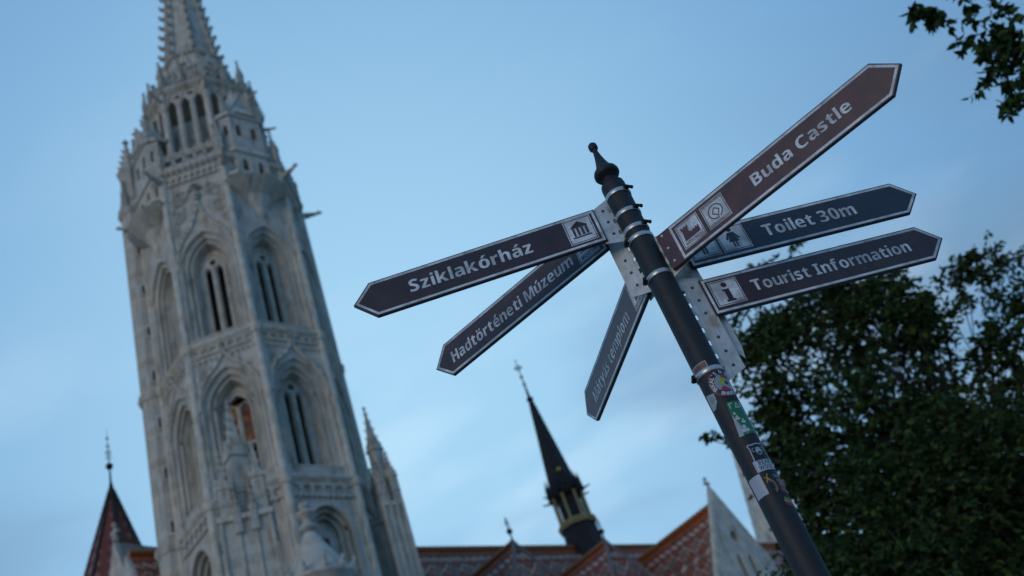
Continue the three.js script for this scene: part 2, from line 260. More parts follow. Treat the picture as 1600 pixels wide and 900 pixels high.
// string courses with pierced friezes
for (const y of [24.68, 33.63]) {
  mk('string_course', ring([[A - 0.3, y - 0.2], [A + 0.06, y - 0.18], [A + 0.2, y - 0.02], [A + 0.26, y + 0.08], [A + 0.22, y + 0.16], [A - 0.25, y + 0.38]]), paleStone, tower);
  const holes = []; for (let i = 0; i < 6; i++) holes.push(foil((i - 2.5) * 0.58, y - 0.58, 0.26));
  const fr = panel(rect(-HS + 0.12, HS - 0.12, y - 0.92, y - 0.2), holes, A + 0.1, 0.09);
  const beads = boxUV(merge(Array.from({ length: 12 }, (_, i) => new THREE.IcosahedronGeometry(0.085, 0).translate((i - 5.5) * 0.29, y - 0.95, A + 0.07))));
  for (const k of FACES) { if (y < 30) turnTo(mk('frieze', fr, stone, tower), k); else { const h2 = []; for (let i = 0; i < 7; i++) h2.push(foil((i - 3) * 0.48, y - 0.42, 0.2)); turnTo(mk('frieze', panel(rect(-HS + 0.15, HS - 0.15, y - 0.66, y - 0.2), h2, A + 0.09, 0.08), stone, tower), k); } turnTo(mk('bead_row', beads, stone, tower), k).userData.kind = 'stuff'; }
}
// ogee hoods with crockets and fleuron
function hood(w, ys, ym, tip, k, fin, n) {
  const pts = ogee(w, ys, ym, tip), h = turnTo(mk('ogee_hood', boxUV(roll(pts, 0.1, A + 0.05)), paleStone, tower), k);
  const curve = new THREE.CatmullRomCurve3(pts.map(([x, y]) => V(x, y, A + 0.1)));
  for (let i = 0; i < n; i++) for (const s of [-1, 1]) { const q = curve.getPoint(0.5 + s * (0.06 + 0.38 * i / n)), c = mk('crocket', crocketGeo, stone, h); c.position.copy(q); c.position.y += 0.12; c.rotation.set(-0.6, 0, s * 0.7); c.scale.setScalar(0.95); }
  const f = mk('fleuron', finialGeo, stone, h); f.position.set(0, tip - 0.1, A + 0.1); f.scale.set(fin, fin, fin);
}
for (const k of FACES) { hood(1.62, 29.75, 32.0, 33.1, k, 0.7, 5); }
for (const k of [-2, 0, 2]) {
  hood(1.66, 39.1, 41.75, 43.9, k, 1.9, 8);
  const list = [];   // traceried wheels and leafwork in the spandrels
  for (const s of [-1, 1]) { for (const [x, y, r] of [[1.25, 43.0, 0.42], [0.85, 44.6, 0.3], [1.45, 44.2, 0.24], [1.5, 41.9, 0.2]]) { list.push(new THREE.TorusGeometry(r, 0.06, 5, 14).translate(s * x, y, A + 0.02)); for (let i = 0; i < 4; i++) list.push(new THREE.TorusGeometry(r * 0.36, 0.035, 4, 8).translate(s * x + r * 0.45 * Math.cos(i * Math.PI / 2 + 0.4), y + r * 0.45 * Math.sin(i * Math.PI / 2 + 0.4), A + 0.015)); } list.push(tube([V(s * 1.72, 42.2, A), V(s * 1.5, 43.6, A + 0.03), V(s * 0.7, 44.1, A + 0.03), V(s * 0.25, 45.0, A)], 0.06, 16, 5)); }
  turnTo(mk('spandrel_tracery', boxUV(merge(list)), stone, tower), k);
}
for (const k of [-2, 0, 2]) {                  // corbel table of little arches under the gallery
  const hs = []; for (let i = 0; i < 9; i++) hs.push(shift(archPts(0.13, 45.62, 45.86, 0.2, 4), (i - 4) * 0.38));
  turnTo(mk('corbel_table', panel(rect(-HS + 0.15, HS - 0.15, 45.55, 46.25), hs, A + 0.12, 0.12), stone, tower), k);
}
// gallery: cornice, pierced parapet, gargoyles, corner pinnacles
mk('cornice', ring([[A - 0.4, 46.2], [A + 0.02, 46.3], [A + 0.28, 46.62], [A + 0.3, 46.84], [A - 1.3, 46.9]]), stone, tower);
{
  const holes = []; for (let i = 0; i < 5; i++) holes.push(foil((i - 2) * 0.66, 47.42, 0.31)); for (let i = 0; i < 4; i++) { holes.push(circ((i - 1.5) * 0.66, 47.72, 0.075, 6)); holes.push(circ((i - 1.5) * 0.66, 47.12, 0.075, 6)); }
  const pg = panel(rect(-HS, HS, 46.9, 47.9), holes, A + 0.1, 0.16), rg = boxUV(box(HS * 2 + 0.1, 0.14, 0.28, 0, 47.96, A + 0.02));
  for (const k of [-2, 0, 2, 4]) { const b = turnTo(mk('balustrade', pg, stone, tower), k); mk('rail', rg, paleStone, b); }
  const sp = pinnacleGeo(0.42, 1.9, 1.5, 3);
  for (let k = 0; k < 8; k++) {
    const R = A / Math.cos(oct), a = (k + 0.5) * Math.PI / 4;
    const g = mk('gargoyle', gargoyleGeo, stone, tower); g.position.set(Math.sin(a) * (R + 0.05), 45.9 + 0.15 * Math.sin(k * 3), Math.cos(a) * (R + 0.05)); g.rotation.y = a; g.scale.setScalar(0.85);
    const p = mk('pinnacle', sp, stone, tower); p.position.set(Math.sin(a) * (R - 0.02), 46.5, Math.cos(a) * (R - 0.02)); p.rotation.y = a;
    const g2 = mk('gargoyle', gargoyleGeo, stone, tower); g2.scale.setScalar(0.62); g2.position.set(Math.sin(a) * 3.72, 54.2, Math.cos(a) * 3.72); g2.rotation.y = a;
  }
}
{
  const fringe = (ap, y, n, sc) => boxUV(merge(Array.from({ length: n }, (_, i) => { const c = crocketGeo.clone(); c.scale(sc, sc * 1.3, sc); c.translate((i - (n - 1) / 2) * 2 * ap * Math.tan(oct) / n, y, ap); return c; })));
  for (const [ap, y, n, sc] of [[A + 0.22, 46.5, 11, 0.8], [A + 0.05, 48.12, 9, 0.9], [3.72, 55.35, 9, 1.0], [2.75, 57.0, 7, 1.2], [2.35, 58.2, 6, 1.3], [2.0, 60.3, 6, 1.1]]) { const g = fringe(ap, y, n, sc); for (let k = 0; k < 8; k++) if (y !== 48.12 || k % 2 === 0) turnTo(mk('leaf_fringe', g, stone, tower), k).userData.kind = 'stuff'; }
  const mid = pinnacleGeo(0.26, 1.0, 1.1, 3), gb = boxUV(merge([-0.9, 0, 0.9].map((x) => panel([[x - 0.44, 53.6], [x - 0.36, 53.6], [x, 54.75], [x + 0.36, 53.6], [x + 0.44, 53.6], [x, 55.0]], [], 3.5, 0.09))));
  for (let k = 0; k < 8; k++) { const a = k * Math.PI / 4, p = mk('pinnacle', mid, stone, tower); p.position.set(Math.sin(a) * 3.6, 55.3, Math.cos(a) * 3.6); p.rotation.y = a; turnTo(mk('light_gables', gb, stone, tower), k).userData.kind = 'stuff'; }
}
// set-back open drum with two tall lights a side
{
  const a2 = 3.42, hs = a2 * Math.tan(oct);
  const lights = [-0.9, 0, 0.9].map((x) => shift(archPts(0.34, 48.3, 53.5, 0.62, 6), x));
  const pg = panel(rect(-hs, hs, 46.85, 55.0), [...lights, ...[-0.45, 0.45].map((x) => foil(x, 54.4, 0.2))], a2, 0.3), rg = boxUV(merge(lights.map((l) => roll(l, 0.07, a2 + 0.02)).concat([-0.45, 0.45].map((x) => cyl(0.1, 0.11, 6.6, 8, x, 47.2, a2 + 0.06)))));
  for (let k = 0; k < 8; k++) {
    const d = turnTo(mk('drum_wall', pg, stone, tower), k); mk('arch_moulding', rg, stone, d);
    const s = mk('drum_shaft', boxUV(merge([cyl(0.2, 0.22, 8.2, 8, 0, 46.9, a2 / Math.cos(oct)), cyl(0.3, 0.22, 0.3, 8, 0, 53.2, a2 / Math.cos(oct))])), paleStone, tower); s.rotation.y = (k + 0.5) * Math.PI / 4;
  }
  mk('inner_drum', boxUV(cyl(3.12, 3.12, 5.5, 8, 0, 46.9, 0).rotateY(oct)), stone, tower);
  mk('drum_vault', boxUV(cyl(3.1, 3.1, 0.3, 8, 0, 54.65, 0).rotateY(oct)), stone, tower);
  mk('cornice', ring([[a2 - 0.5, 54.7], [a2 + 0.05, 54.8], [a2 + 0.3, 55.05], [a2 + 0.32, 55.25], [a2 - 0.8, 55.4]]), stone, tower);
}
// corbelled side turrets on the diagonal faces
{
  const plan = [[-1.45, 3.0], [-1.45, 3.95], [-1.0, 4.52], [1.0, 4.52], [1.45, 3.95], [1.45, 3.0]];
  const slab = (pts, y0, y1, grow = 0) => { const c = [0, 3.7], s = shape(pts.map(([x, z]) => [c[0] + (x - c[0]) * (1 + grow), -(c[1] + (z - c[1]) * (1 + grow))])); const g = new THREE.ExtrudeGeometry(s, { depth: y1 - y0, bevelEnabled: false }); g.rotateX(-Math.PI / 2); g.translate(0, y0, 0); return g; };
  const body = [slab(plan, 50.3, 50.6, 0.1), slab(plan, 47.1, 47.4, 0.1), slab(plan, 44.95, 45.2, 0.3), slab(plan, 44.3, 44.94, 0.22)].map((g) => boxUV(g, 1, true));
  const corb = new THREE.CylinderGeometry(1.75, 0.25, 2.3, 10, 3).scale(1, 1, 0.72).translate(0, 43.2, 4.05); const cp = corb.attributes.position;
  for (let i = 0; i < cp.count; i++) { const t = (cp.getY(i) - 42.05) / 2.3, f = 0.75 + 0.5 * t * t - 0.25 * Math.sin(t * Math.PI); cp.setX(i, cp.getX(i) * f); cp.setZ(i, 4.05 + (cp.getZ(i) - 4.05) * f); }
  const corbel = boxUV(corb, 1, true);
  const wf = panel(rect(-1.0, 1.0, 45.2, 50.3), [45.55, 48.6].flatMap((y) => [-0.5, 0.5].map((x) => shift(archPts(0.2, y, y + 0.75, 0.28, 5), x))), 4.5, 0.3);
  const side = (s) => { const g = panel(rect(-0.36, 0.36, 45.2, 50.3), [45.55, 48.6].map((y) => archPts(0.14, y, y + 0.75, 0.24, 5)), 0, 0.3); g.rotateY(s * 0.9); g.translate(s * 1.24, 0, 4.22); return g; };
  const gab = boxUV(merge([panel([[-1.05, 50.6], [1.05, 50.6], [0, 52.7]], [foil(0, 51.25, 0.36)], 4.5, 0.25), panel([[-0.95, 50.6], [0.95, 50.6], [0, 52.4]], [], 4.3, 0.1), roll([[-1.1, 50.6], [-0.5, 51.6], [0, 52.8]], 0.08, 4.5), roll([[1.1, 50.6], [0.5, 51.6], [0, 52.8]], 0.08, 4.5)]));
  const cap = boxUV(new THREE.CylinderGeometry(0.06, 1.5, 3.2, 8).rotateY(oct).scale(1, 1, 0.7).translate(0, 52.2, 3.75), 1, true);
  for (const k of [-1, 1]) {
    const t = turnTo(mk('side_turret', body[0], stone, tower), k); t.position.set(Math.sin(k * Math.PI / 4) * 0.32, 0, Math.cos(k * Math.PI / 4) * 0.32); body.slice(1).forEach((b) => mk('ledge', b, paleStone, t));
    mk('corbel', corbel, paleStone, t); mk('turret_wall', wf, stone, t); for (const s of [-1, 1]) mk('turret_wall', boxUV(side(s)), stone, t);
    mk('gablet', gab, stone, t); mk('turret_cap', cap, stone, t);
    for (const s of [-1, 1]) { const p = mk('pinnacle', pinnacleGeo(0.3, 1.1, 1.3, 3), stone, t); p.position.set(s * 1.15, 50.3, 4.3); }
    const f = mk('finial', finialGeo, stone, t); f.position.set(0, 53.6, 3.75);
  }
}
// skirt of gablets and the crocketed spire
{
  const a3 = 3.3;
  for (let k = 0; k < 8; k++) {
    const g = boxUV(merge([panel([[-1.3, 55.35], [1.3, 55.35], [0, 57.2]], [foil(0, 56.0, 0.42)], a3, 0.25), panel([[-1.2, 55.35], [1.2, 55.35], [0, 57.0]], [], a3 - 0.3, 0.1), roll([[-1.35, 55.4], [-0.6, 56.2], [0, 57.3]], 0.09, a3), roll([[1.35, 55.4], [0.6, 56.2], [0, 57.3]], 0.09, a3)]));
    const m = turnTo(mk('gablet', g, stone, tower), k);
    for (const s of [-1, 1]) for (let i = 0; i < 4; i++) { const c = mk('crocket', crocketGeo, stone, m); const t = (i + 0.5) / 4; c.position.set(s * 1.3 * (1 - t), 55.45 + 1.85 * t, a3 + 0.05); c.rotation.set(-0.5, 0, -s * 0.8); c.scale.setScalar(1.2); }
    const f = mk('finial', finialGeo, stone, m); f.position.set(0, 57.1, a3 - 0.05); f.scale.setScalar(0.9);
    const p = mk('pinnacle', pinnacleGeo(0.34, 1.5, 1.3, 3), stone, tower), a = (k + 0.5) * Math.PI / 4; p.position.set(Math.sin(a) * 3.62, 55.3, Math.cos(a) * 3.62); p.rotation.y = a;
  }
  mk('spire_skirt', ring([[3.0, 55.2], [2.85, 56.4], [2.4, 57.6], [2.05, 59.0], [1.86, 60.3]]), stone, tower);
  const sp = mk('spire', ring([[1.86, 60.2], [1.9, 60.5], [1.72, 60.7], [1.02, 69.0], [0.12, 80.2], [0.2, 80.5], [0.02, 81.4]]), stone, tower);
  const rOf = (y) => (1.78 - 0.0842 * (y - 60.3)) / Math.cos(oct);
  for (let k = 0; k < 8; k++) {
    const a = (k + 0.5) * Math.PI / 4, ax = Math.sin(a), az = Math.cos(a);
    mk('spire_rib', boxUV(bar(V(ax * rOf(60.3), 60.3, az * rOf(60.3)), V(ax * 0.1, 80.2, az * 0.1), 0.13, 0.07, 6)), stone, sp);
    for (let i = 0; i < 15; i++) { const y = 60.9 + i * 1.16, c = mk('crocket', crocketGeo, stone, sp); c.position.set(ax * (rOf(y) + 0.2), y, az * (rOf(y) + 0.2)); c.rotation.y = a; c.scale.setScalar(2.25 - i * 0.07); }
    // low crocketed gables at the foot of the spire
    const lu = boxUV(merge([panel([[-0.62, 58.2], [0.62, 58.2], [0, 60.1]], [foil(0, 58.75, 0.26)], 2.3, 0.2), panel([[-0.55, 58.2], [0.55, 58.2], [0, 59.9]], [], 2.12, 0.1)]));
    turnTo(mk('spire_gable', lu, stone, sp), k);
  }
}
// stair turret on the far corner with slit windows
{
  const a = THREE.MathUtils.degToRad(-75), t = new THREE.Group(); t.name = 'stair_turret'; tower.add(t); t.position.set(Math.sin(a) * 5.18, 0, Math.cos(a) * 5.18); t.rotation.y = a + Math.PI / 2 + 0.25;
  mk('turret_shaft', boxUV(merge([cyl(1.0, 0.86, 0.35, 8, 0, 47.3, 0).rotateY(oct), cyl(0.6, 0.62, 3.4, 8, 0, 47.6, 0), cyl(0.8, 0.62, 0.3, 8, 0, 50.9, 0), cyl(0.05, 0.62, 2.8, 8, 0, 51.2, 0)]), 1, true), stone, t);
  for (let i = 0; i < 8; i++) { const y = 22.6 + i * 3.05, th = 0.16; mk('slit_surround', panel(rect(-th - 0.1, th + 0.1, y - 0.46, y + 0.46), [rect(-th + 0.03, th - 0.03, y - 0.31, y + 0.31)], 0.8, 0.06), paleStone, t); }
  for (const y of [24.4, 33.4]) mk('turret_course', boxUV(cyl(1.0, 0.86, 0.35, 8, 0, y, 0).rotateY(oct), 1, true), stone, t);
  const slits = Array.from({ length: 8 }, (_, i) => rect(-0.14, 0.14, 22.6 + i * 3.05 - 0.32, 22.6 + i * 3.05 + 0.32));   // the shaft is hollow, with real slits in one side
  for (let k = 0; k < 8; k++) { const w = mk('turret_wall', panel(rect(-0.32, 0.32, 0, 47.6), k ? [] : slits, 0.74, 0.1), stone, t); w.rotation.y = k * Math.PI / 4; }
  for (let k = 0; k < 4; k++) for (let i = 0; i < 4; i++) { const c = mk('crocket', crocketGeo, stone, t), y = 51.5 + i * 0.6, r = 0.6 - i * 0.13; c.position.set(Math.sin(k * 1.57 + 0.4) * r, y, Math.cos(k * 1.57 + 0.4) * r); c.rotation.y = k * 1.57 + 0.4; }
  const f = mk('finial', finialGeo, stone, t); f.position.set(0, 53.8, 0);
  for (let k = 0; k < 4; k++) { const p = mk('pinnacle', pinnacleGeo(0.26, 1.0, 1.2, 3), stone, t); p.position.set(Math.sin(k * 1.57 + 0.785) * 0.75, 47.6, Math.cos(k * 1.57 + 0.785) * 0.75); }
}
// buttress pier with clustered pinnacles standing before the tower
function pier(label, px, py, dist, w, turn, main, subs) {
  const p = at(px, py, dist), s = p.y, g = thing('buttress', label, 'buttress', [p.x, 0, p.z], turn, 'pinnacled buttresses at the foot of the tower');
  const [mw, mh, mc] = main, top = s - mh - mc - 0.6;
  const ribs = []; for (let k = 0; k < 4; k++) for (const x of [-0.5, -0.17, 0.17, 0.5]) ribs.push(cyl(0.09, 0.09, top - 0.02, 6, x * w, 0, w / 2).rotateY(k * Math.PI / 2));
  mk('shaft', boxUV(merge([box(w, top, w, 0, top / 2, 0), ...ribs])), stone, g);
  mk('cap_course', boxUV(box(w * 1.14, 0.22, w * 1.14, 0, top, 0)), paleStone, g);
  const small = pinnacleGeo(w * 0.15, 0.9, 0.8, 3);
  for (let k = 0; k < 4; k++) for (const x of [-0.17, 0.17]) { const q = mk('small_pinnacle', small, stone, g), a = k * Math.PI / 2; q.position.set(Math.cos(a) * x * w + Math.sin(a) * w * 0.52, top - 0.7, -Math.sin(a) * x * w + Math.cos(a) * w * 0.52); q.rotation.y = a; }
  const m = mk('main_pinnacle', pinnacleGeo(mw, mh, mc, 5), stone, g); m.position.y = top; m.rotation.y = 0.4;
  for (const [i, j, sw, sh, sc] of subs) { const q = mk('corner_pinnacle', pinnacleGeo(sw, sh, sc, 4), stone, g); q.position.set(i * w * 0.36, top, j * w * 0.36); }
  return g;
}
pier('wide stone buttress crowned by clustered crocketed pinnacles before the tower window with the banner', 353, 622, 38.4, 1.9, 0.35, [0.7, 3.2, 2.5], [[-1, -1, 0.5, 1.8, 1.5], [-1, 1, 0.5, 1.4, 1.4], [1, -1, 0.5, 2.1, 1.7], [1, 1, 0.52, 1.7, 1.6]]);
pier('slender stone buttress with tall pinnacle rising beside the tower above the tiled nave', 566, 630, 46.2, 1.0, 0.62, [0.56, 3.3, 2.4], [[1, 1, 0.4, 1.5, 1.2], [1, -1, 0.4, 1.3, 1.1], [-1, 1, 0.36, 1.2, 1.0], [-1, -1, 0.36, 1.2, 1.0]]);
{
  const p0 = at(585, 760, 47.5), w = thing('buttress_wall', 'plain stone wall coloured dark as in shade linking the tower to its pinnacled buttress', 'wall', [p0.x, 0, p0.z], THREE.MathUtils.degToRad(48.35 + 40));
  mk('wall', boxUV(merge([box(3.2, 22.6, 0.7, 0, 11.3, 0), box(3.3, 0.3, 0.9, 0, 22.7, 0)])), grayTilesAndShade, w);  // the shade on this recessed wall is put into its darker colour
}
// round stone cap of a little stair turret before the tower
{
  const p = at(487, 850, 37.5), top = at(476, 787, 37.5).y, y1 = at(485, 832, 37.5).y, y0 = at(492, 890, 37.5).y;
  const g = thing('conical_turret', 'small round stone turret with smooth pale conical cap and knobbed finial', 'turret', [p.x, 0, p.z]);
  const P2 = (a) => a.map(([r, y]) => new THREE.Vector2(r, y));
  mk('cap', boxUV(new THREE.LatheGeometry(P2([[1.3, y0 - 0.5], [1.18, y0 - 0.2], [0.24, y1 - 0.05], [0.16, y1]]), 20)), stone, g);
  mk('finial', boxUV(new THREE.LatheGeometry(P2([[0.16, y1], [0.36, y1 + 0.1], [0.4, y1 + 0.22], [0.2, y1 + 0.36], [0.17, y1 + 0.6], [0.4, y1 + 0.72], [0.38, y1 + 0.86], [0.17, y1 + 0.98], [0.15, top - 0.25], [0.24, top - 0.16], [0.2, top], [0, top + 0.05]]), 14)), stone, g);
  mk('shaft', boxUV(new THREE.LatheGeometry(P2([[1.2, 0], [1.2, y0 - 0.9], [1.5, y0 - 0.75], [1.5, y0 - 0.55], [1.25, y0 - 0.5]]), 16)), stone, g);
  for (let k = 0; k < 12; k++) { const a = k / 12 * 2 * Math.PI, c = mk('leaf_crocket', crocketGeo, stone, g); c.position.set(Math.sin(a) * 1.4, y0 - 0.42, Math.cos(a) * 1.4); c.rotation.y = a; c.scale.set(1.2, 1.9 + 0.5 * (k % 2), 1.2); }
}

// ---------------------------------------------------------------- the nave, its roofs and the ridge turret
const NAVE = [-11.25, 0, -59.5], NTURN = THREE.MathUtils.degToRad(48.35);
function sheet(quads, mat) {                   // roof planes: each a list of points with uv in metres along and up the slope
  const pos = [], uv = [];
  for (const q of quads) {
    const [a, b] = q, o = a.clone(), ex = b.clone().sub(a).normalize(), n = ex.clone().cross(q[2].clone().sub(a)).normalize(), ey = n.clone().cross(ex), top = Math.max(...q.map((p) => p.clone().sub(a).dot(ey)));
    for (let i = 1; i < q.length - 1; i++) for (const p of [q[0], q[i], q[i + 1]]) { pos.push(p.x, p.y, p.z); const d = p.clone().sub(o); uv.push(d.dot(ex) + a.x, d.dot(ey) - top); }
  }
  const g = new THREE.BufferGeometry(); g.setAttribute('position', new THREE.Float32BufferAttribute(pos, 3)); g.setAttribute('uv', new THREE.Float32BufferAttribute(uv, 2)); g.computeVertexNormals(); return g;
}
const ridgeGeo = (a, b, r = 0.2) => { const list = [], n = Math.max(2, Math.round(a.distanceTo(b) / 0.45)); for (let i = 0; i < n; i++) list.push(bar(a.clone().lerp(b, i / n), a.clone().lerp(b, (i + 0.96) / n), r * 1.06, r * 0.92, 8)); return merge(list); };
const nave = thing('church_nave', 'long church nave with steep patterned tile roof in red, green and white', 'church', NAVE, NTURN);
{
  const RY = 26.6, E = 16.2, W = 6.2, x0 = -18.6, x1 = 46;
  mk('roof', sheet([[V(x0, E, W), V(x1, E, W), V(x1, RY, 0), V(x0, RY, 0)], [V(x1, E, -W), V(x0, E, -W), V(x0, RY, 0), V(x1, RY, 0)]]), roofMat, nave);
  for (const x of [x0, x1]) mk('gable_wall', panel([[-W, 0], [W, 0], [W, E], [0, RY - 0.1], [-W, E]], [], 0.2, 0.4).rotateY(Math.PI / 2).translate(x, 0, 0), stone, nave);
  for (const z of [W - 0.4, 0.4 - W]) mk('wall', boxUV(box(x1 - x0, E, 0.6, (x0 + x1) / 2, E / 2, z)), stone, nave);
  mk('ridge_tiles', ridgeGeo(V(x0, RY, 0), V(x1, RY, 0), 0.24), ridgeMat, nave);
}
function finialIron(h) { return merge([cyl(0.03, 0.07, h * 0.55, 6), new THREE.IcosahedronGeometry(0.19, 1).translate(0, h * 0.42, 0), cyl(0.015, 0.03, h * 0.5, 5, 0, h * 0.5, 0), ...[0.62, 0.75, 0.88].map((t, i) => new THREE.TorusGeometry(0.12 - i * 0.02, 0.02, 4, 10).translate(0, h * t, 0)), box(0.34, 0.035, 0.035, 0, h * 0.72, 0), box(0.035, 0.035, 0.34, 0, h * 0.8, 0)]); }
for (let k = 0; k < 2; k++) {                   // hipped roofs of the side chapels
  const x = 0.9 + k * 7.5, P = 23.35, F = 7.0, E = 17.0, w = 3.6, f = 2.2, g = new THREE.Group();
  const c = thing('side_chapel', ['hipped chapel roof with iron finial closest to the bell tower', 'hipped chapel roof directly below the dark ridge turret'][k], 'chapel', [NAVE[0] + x * 0.6646 + F * 0.7472, 0, NAVE[2] - x * 0.7472 + F * 0.6646], NTURN, 'hipped chapel roofs along the nave');
  const pk = V(0, P, 0), bk = V(0, P, -5.5), a = V(-w, E, f), b = V(w, E, f), d = V(w, E, -5.5), e = V(-w, E, -5.5);
  mk('roof', sheet([[a, b, pk], [b, d, bk, pk], [e, a, pk, bk]]), roofMat, c);
  mk('wall', boxUV(box(2 * w - 0.5, E - 0.02, f + 3.2, 0, E / 2 - 0.02, -0.6)), stone, c);
  mk('ridge_tiles', ridgeGeo(pk, bk, 0.2), ridgeMat, c); for (const q of [a, b]) mk('hip_tiles', ridgeGeo(pk, q, 0.13), hipMat, c);
  const fi = mk('finial', finialIron(1.7), iron, c); fi.position.copy(pk);
}
// the cross-gabled chapel with a stone gable
{
  const c = thing('gabled_chapel', 'chapel with diamond patterned tile roof behind a pale pointed stone gable', 'chapel', [7.46, 0, -67.0], NTURN);
  const R = 25.1, hw = 3.7, drop = 6.7, L = -9;
  mk('roof', sheet([[V(-hw, R - drop, L), V(-hw, R - drop, -0.3), V(0, R, -0.3), V(0, R, L)], [V(hw, R - drop, -0.3), V(hw, R - drop, L), V(0, R, L), V(0, R, -0.3)]]), roofMat, c);
  mk('ridge_tiles', ridgeGeo(V(0, R + 0.05, L), V(0, R + 0.05, -0.3), 0.24), ridgeMat, c);
  mk('wall', boxUV(box(2 * hw - 0.4, R - drop - 0.5, 7, 0, (R - drop - 0.5) / 2, -5.3)), stone, c);
  const y = R - drop, ap = 26.0;
  const outl = [[-hw, 0], [hw, 0], [hw, ap - drop - 0.3], [0, ap], [-hw, ap - drop - 0.3]];
  mk('gable', panel(outl, [circ(0, ap - 3.55, 0.4, 12), ...[-0.58, 0.58].map((x) => shift(archPts(0.25, y - 0.6, y + 2.3, 0.45, 5), x))], 0.35, 0.6), paleStone, c);
  mk('coping', boxUV(merge([bar(V(-hw, ap - drop - 0.3, 0.1), V(0, ap + 0.05, 0.1), 0.24, 0.22, 6), bar(V(hw, ap - drop - 0.3, 0.1), V(0, ap + 0.05, 0.1), 0.24, 0.22, 6)])), paleStone, c);
  const f = mk('cross_finial', boxUV(merge([cyl(0.07, 0.12, 0.9, 6), box(0.55, 0.16, 0.16, 0, 0.6, 0), new THREE.IcosahedronGeometry(0.16, 0).translate(0, 0.95, 0), new THREE.IcosahedronGeometry(0.17, 0).translate(0, 0.2, 0)])), stone, c); f.position.set(0, ap, 0.1);
}
// the slate ridge turret
{
  const base = [-1.95, 26.0, -69.95], g = thing('ridge_turret', 'slender dark slate ridge turret with gilded columns and needle spire', 'spire', base, 0.2);
  const O = (pts) => boxUV(new THREE.LatheGeometry(pts.map(([r, y]) => new THREE.Vector2(r, y)), 8, oct), 1, true);
  mk('base', O([[1.45, -1.5], [1.42, 0.3], [1.3, 2.0], [1.38, 2.1], [1.38, 2.2], [1.2, 2.3]]), slate, g);
  mk('gilded_band', O([[1.34, 2.15], [1.46, 2.2], [1.46, 2.62], [1.34, 2.68]]), ochre, g);
  for (let i = 0; i < 32; i++) { const a = i / 32 * 2 * Math.PI, b = mk('gilded_ornament', new THREE.OctahedronGeometry(0.1), gilt, g); b.position.set(Math.sin(a) * 1.42, 2.42, Math.cos(a) * 1.42); }
  mk('inner_shaft', O([[0.88, 2.3], [0.88, 5.2]]), slate, g);
  for (let k = 0; k < 8; k++) {
    const a = (k + 0.5) * Math.PI / 4; mk('column', merge([cyl(0.1, 0.11, 2.0, 8), cyl(0.18, 0.1, 0.22, 8, 0, 1.85, 0), cyl(0.11, 0.17, 0.2, 8)]), ochre, g).position.set(Math.sin(a) * 1.17, 2.65, Math.cos(a) * 1.17);
    const q = mk('dormer', merge([panel([[-0.36, 0], [0.36, 0], [0, 0.95]], [circ(0, 0.3, 0.13, 8)], 0.1, 0.2), bar(V(0, 0.9, 0), V(0, 1.45, 0), 0.05, 0.02, 5)]), slate, g); q.position.set(Math.sin(a - oct) * 1.3, 4.9, Math.cos(a - oct) * 1.3); q.rotation.y = a - oct;
    const gg = mk('gargoyle', gargoyleGeo, iron, g); gg.scale.setScalar(0.42); gg.position.set(Math.sin(a) * 1.3, 4.8, Math.cos(a) * 1.3); gg.rotation.y = a;
    mk('pinnacle', merge([cyl(0.07, 0.09, 0.7, 6), cyl(0.01, 0.1, 0.7, 6, 0, 0.7, 0)]), iron, g).position.set(Math.sin(a) * 1.32, 4.9, Math.cos(a) * 1.32);
  }
  mk('cornice', O([[0.9, 4.55], [1.35, 4.7], [1.42, 4.95], [1.1, 5.1]]), slate, g);
  mk('spire', O([[1.22, 5.0], [1.1, 5.6], [0.52, 10.6], [0.3, 12.6], [0.12, 13.9]]), slate, g);
  mk('spire_collar', O([[0.14, 13.3], [0.28, 13.45], [0.28, 13.6], [0.12, 13.75]]), iron, g);
  mk('spire_window', new THREE.SphereGeometry(0.2, 10, 8), gilt, g).position.set(-0.02, 6.6, 0.98);
  mk('needle', cyl(0.05, 0.12, 1.6, 8, 0, 13.8, 0), iron, g);
  mk('gilded_ball', new THREE.SphereGeometry(0.15, 12, 10), gilt, g).position.set(0, 15.0, 0);
  mk('cross', merge([cyl(0.03, 0.05, 2.2, 6, 0, 15.1, 0), new THREE.SphereGeometry(0.14, 10, 8).translate(0, 15.7, 0), box(0.7, 0.07, 0.07, 0, 16.6, 0), new THREE.TorusGeometry(0.22, 0.04, 5, 14).translate(0, 16.6, 0), new THREE.OctahedronGeometry(0.1).translate(0, 17.3, 0)]), iron, g);
}
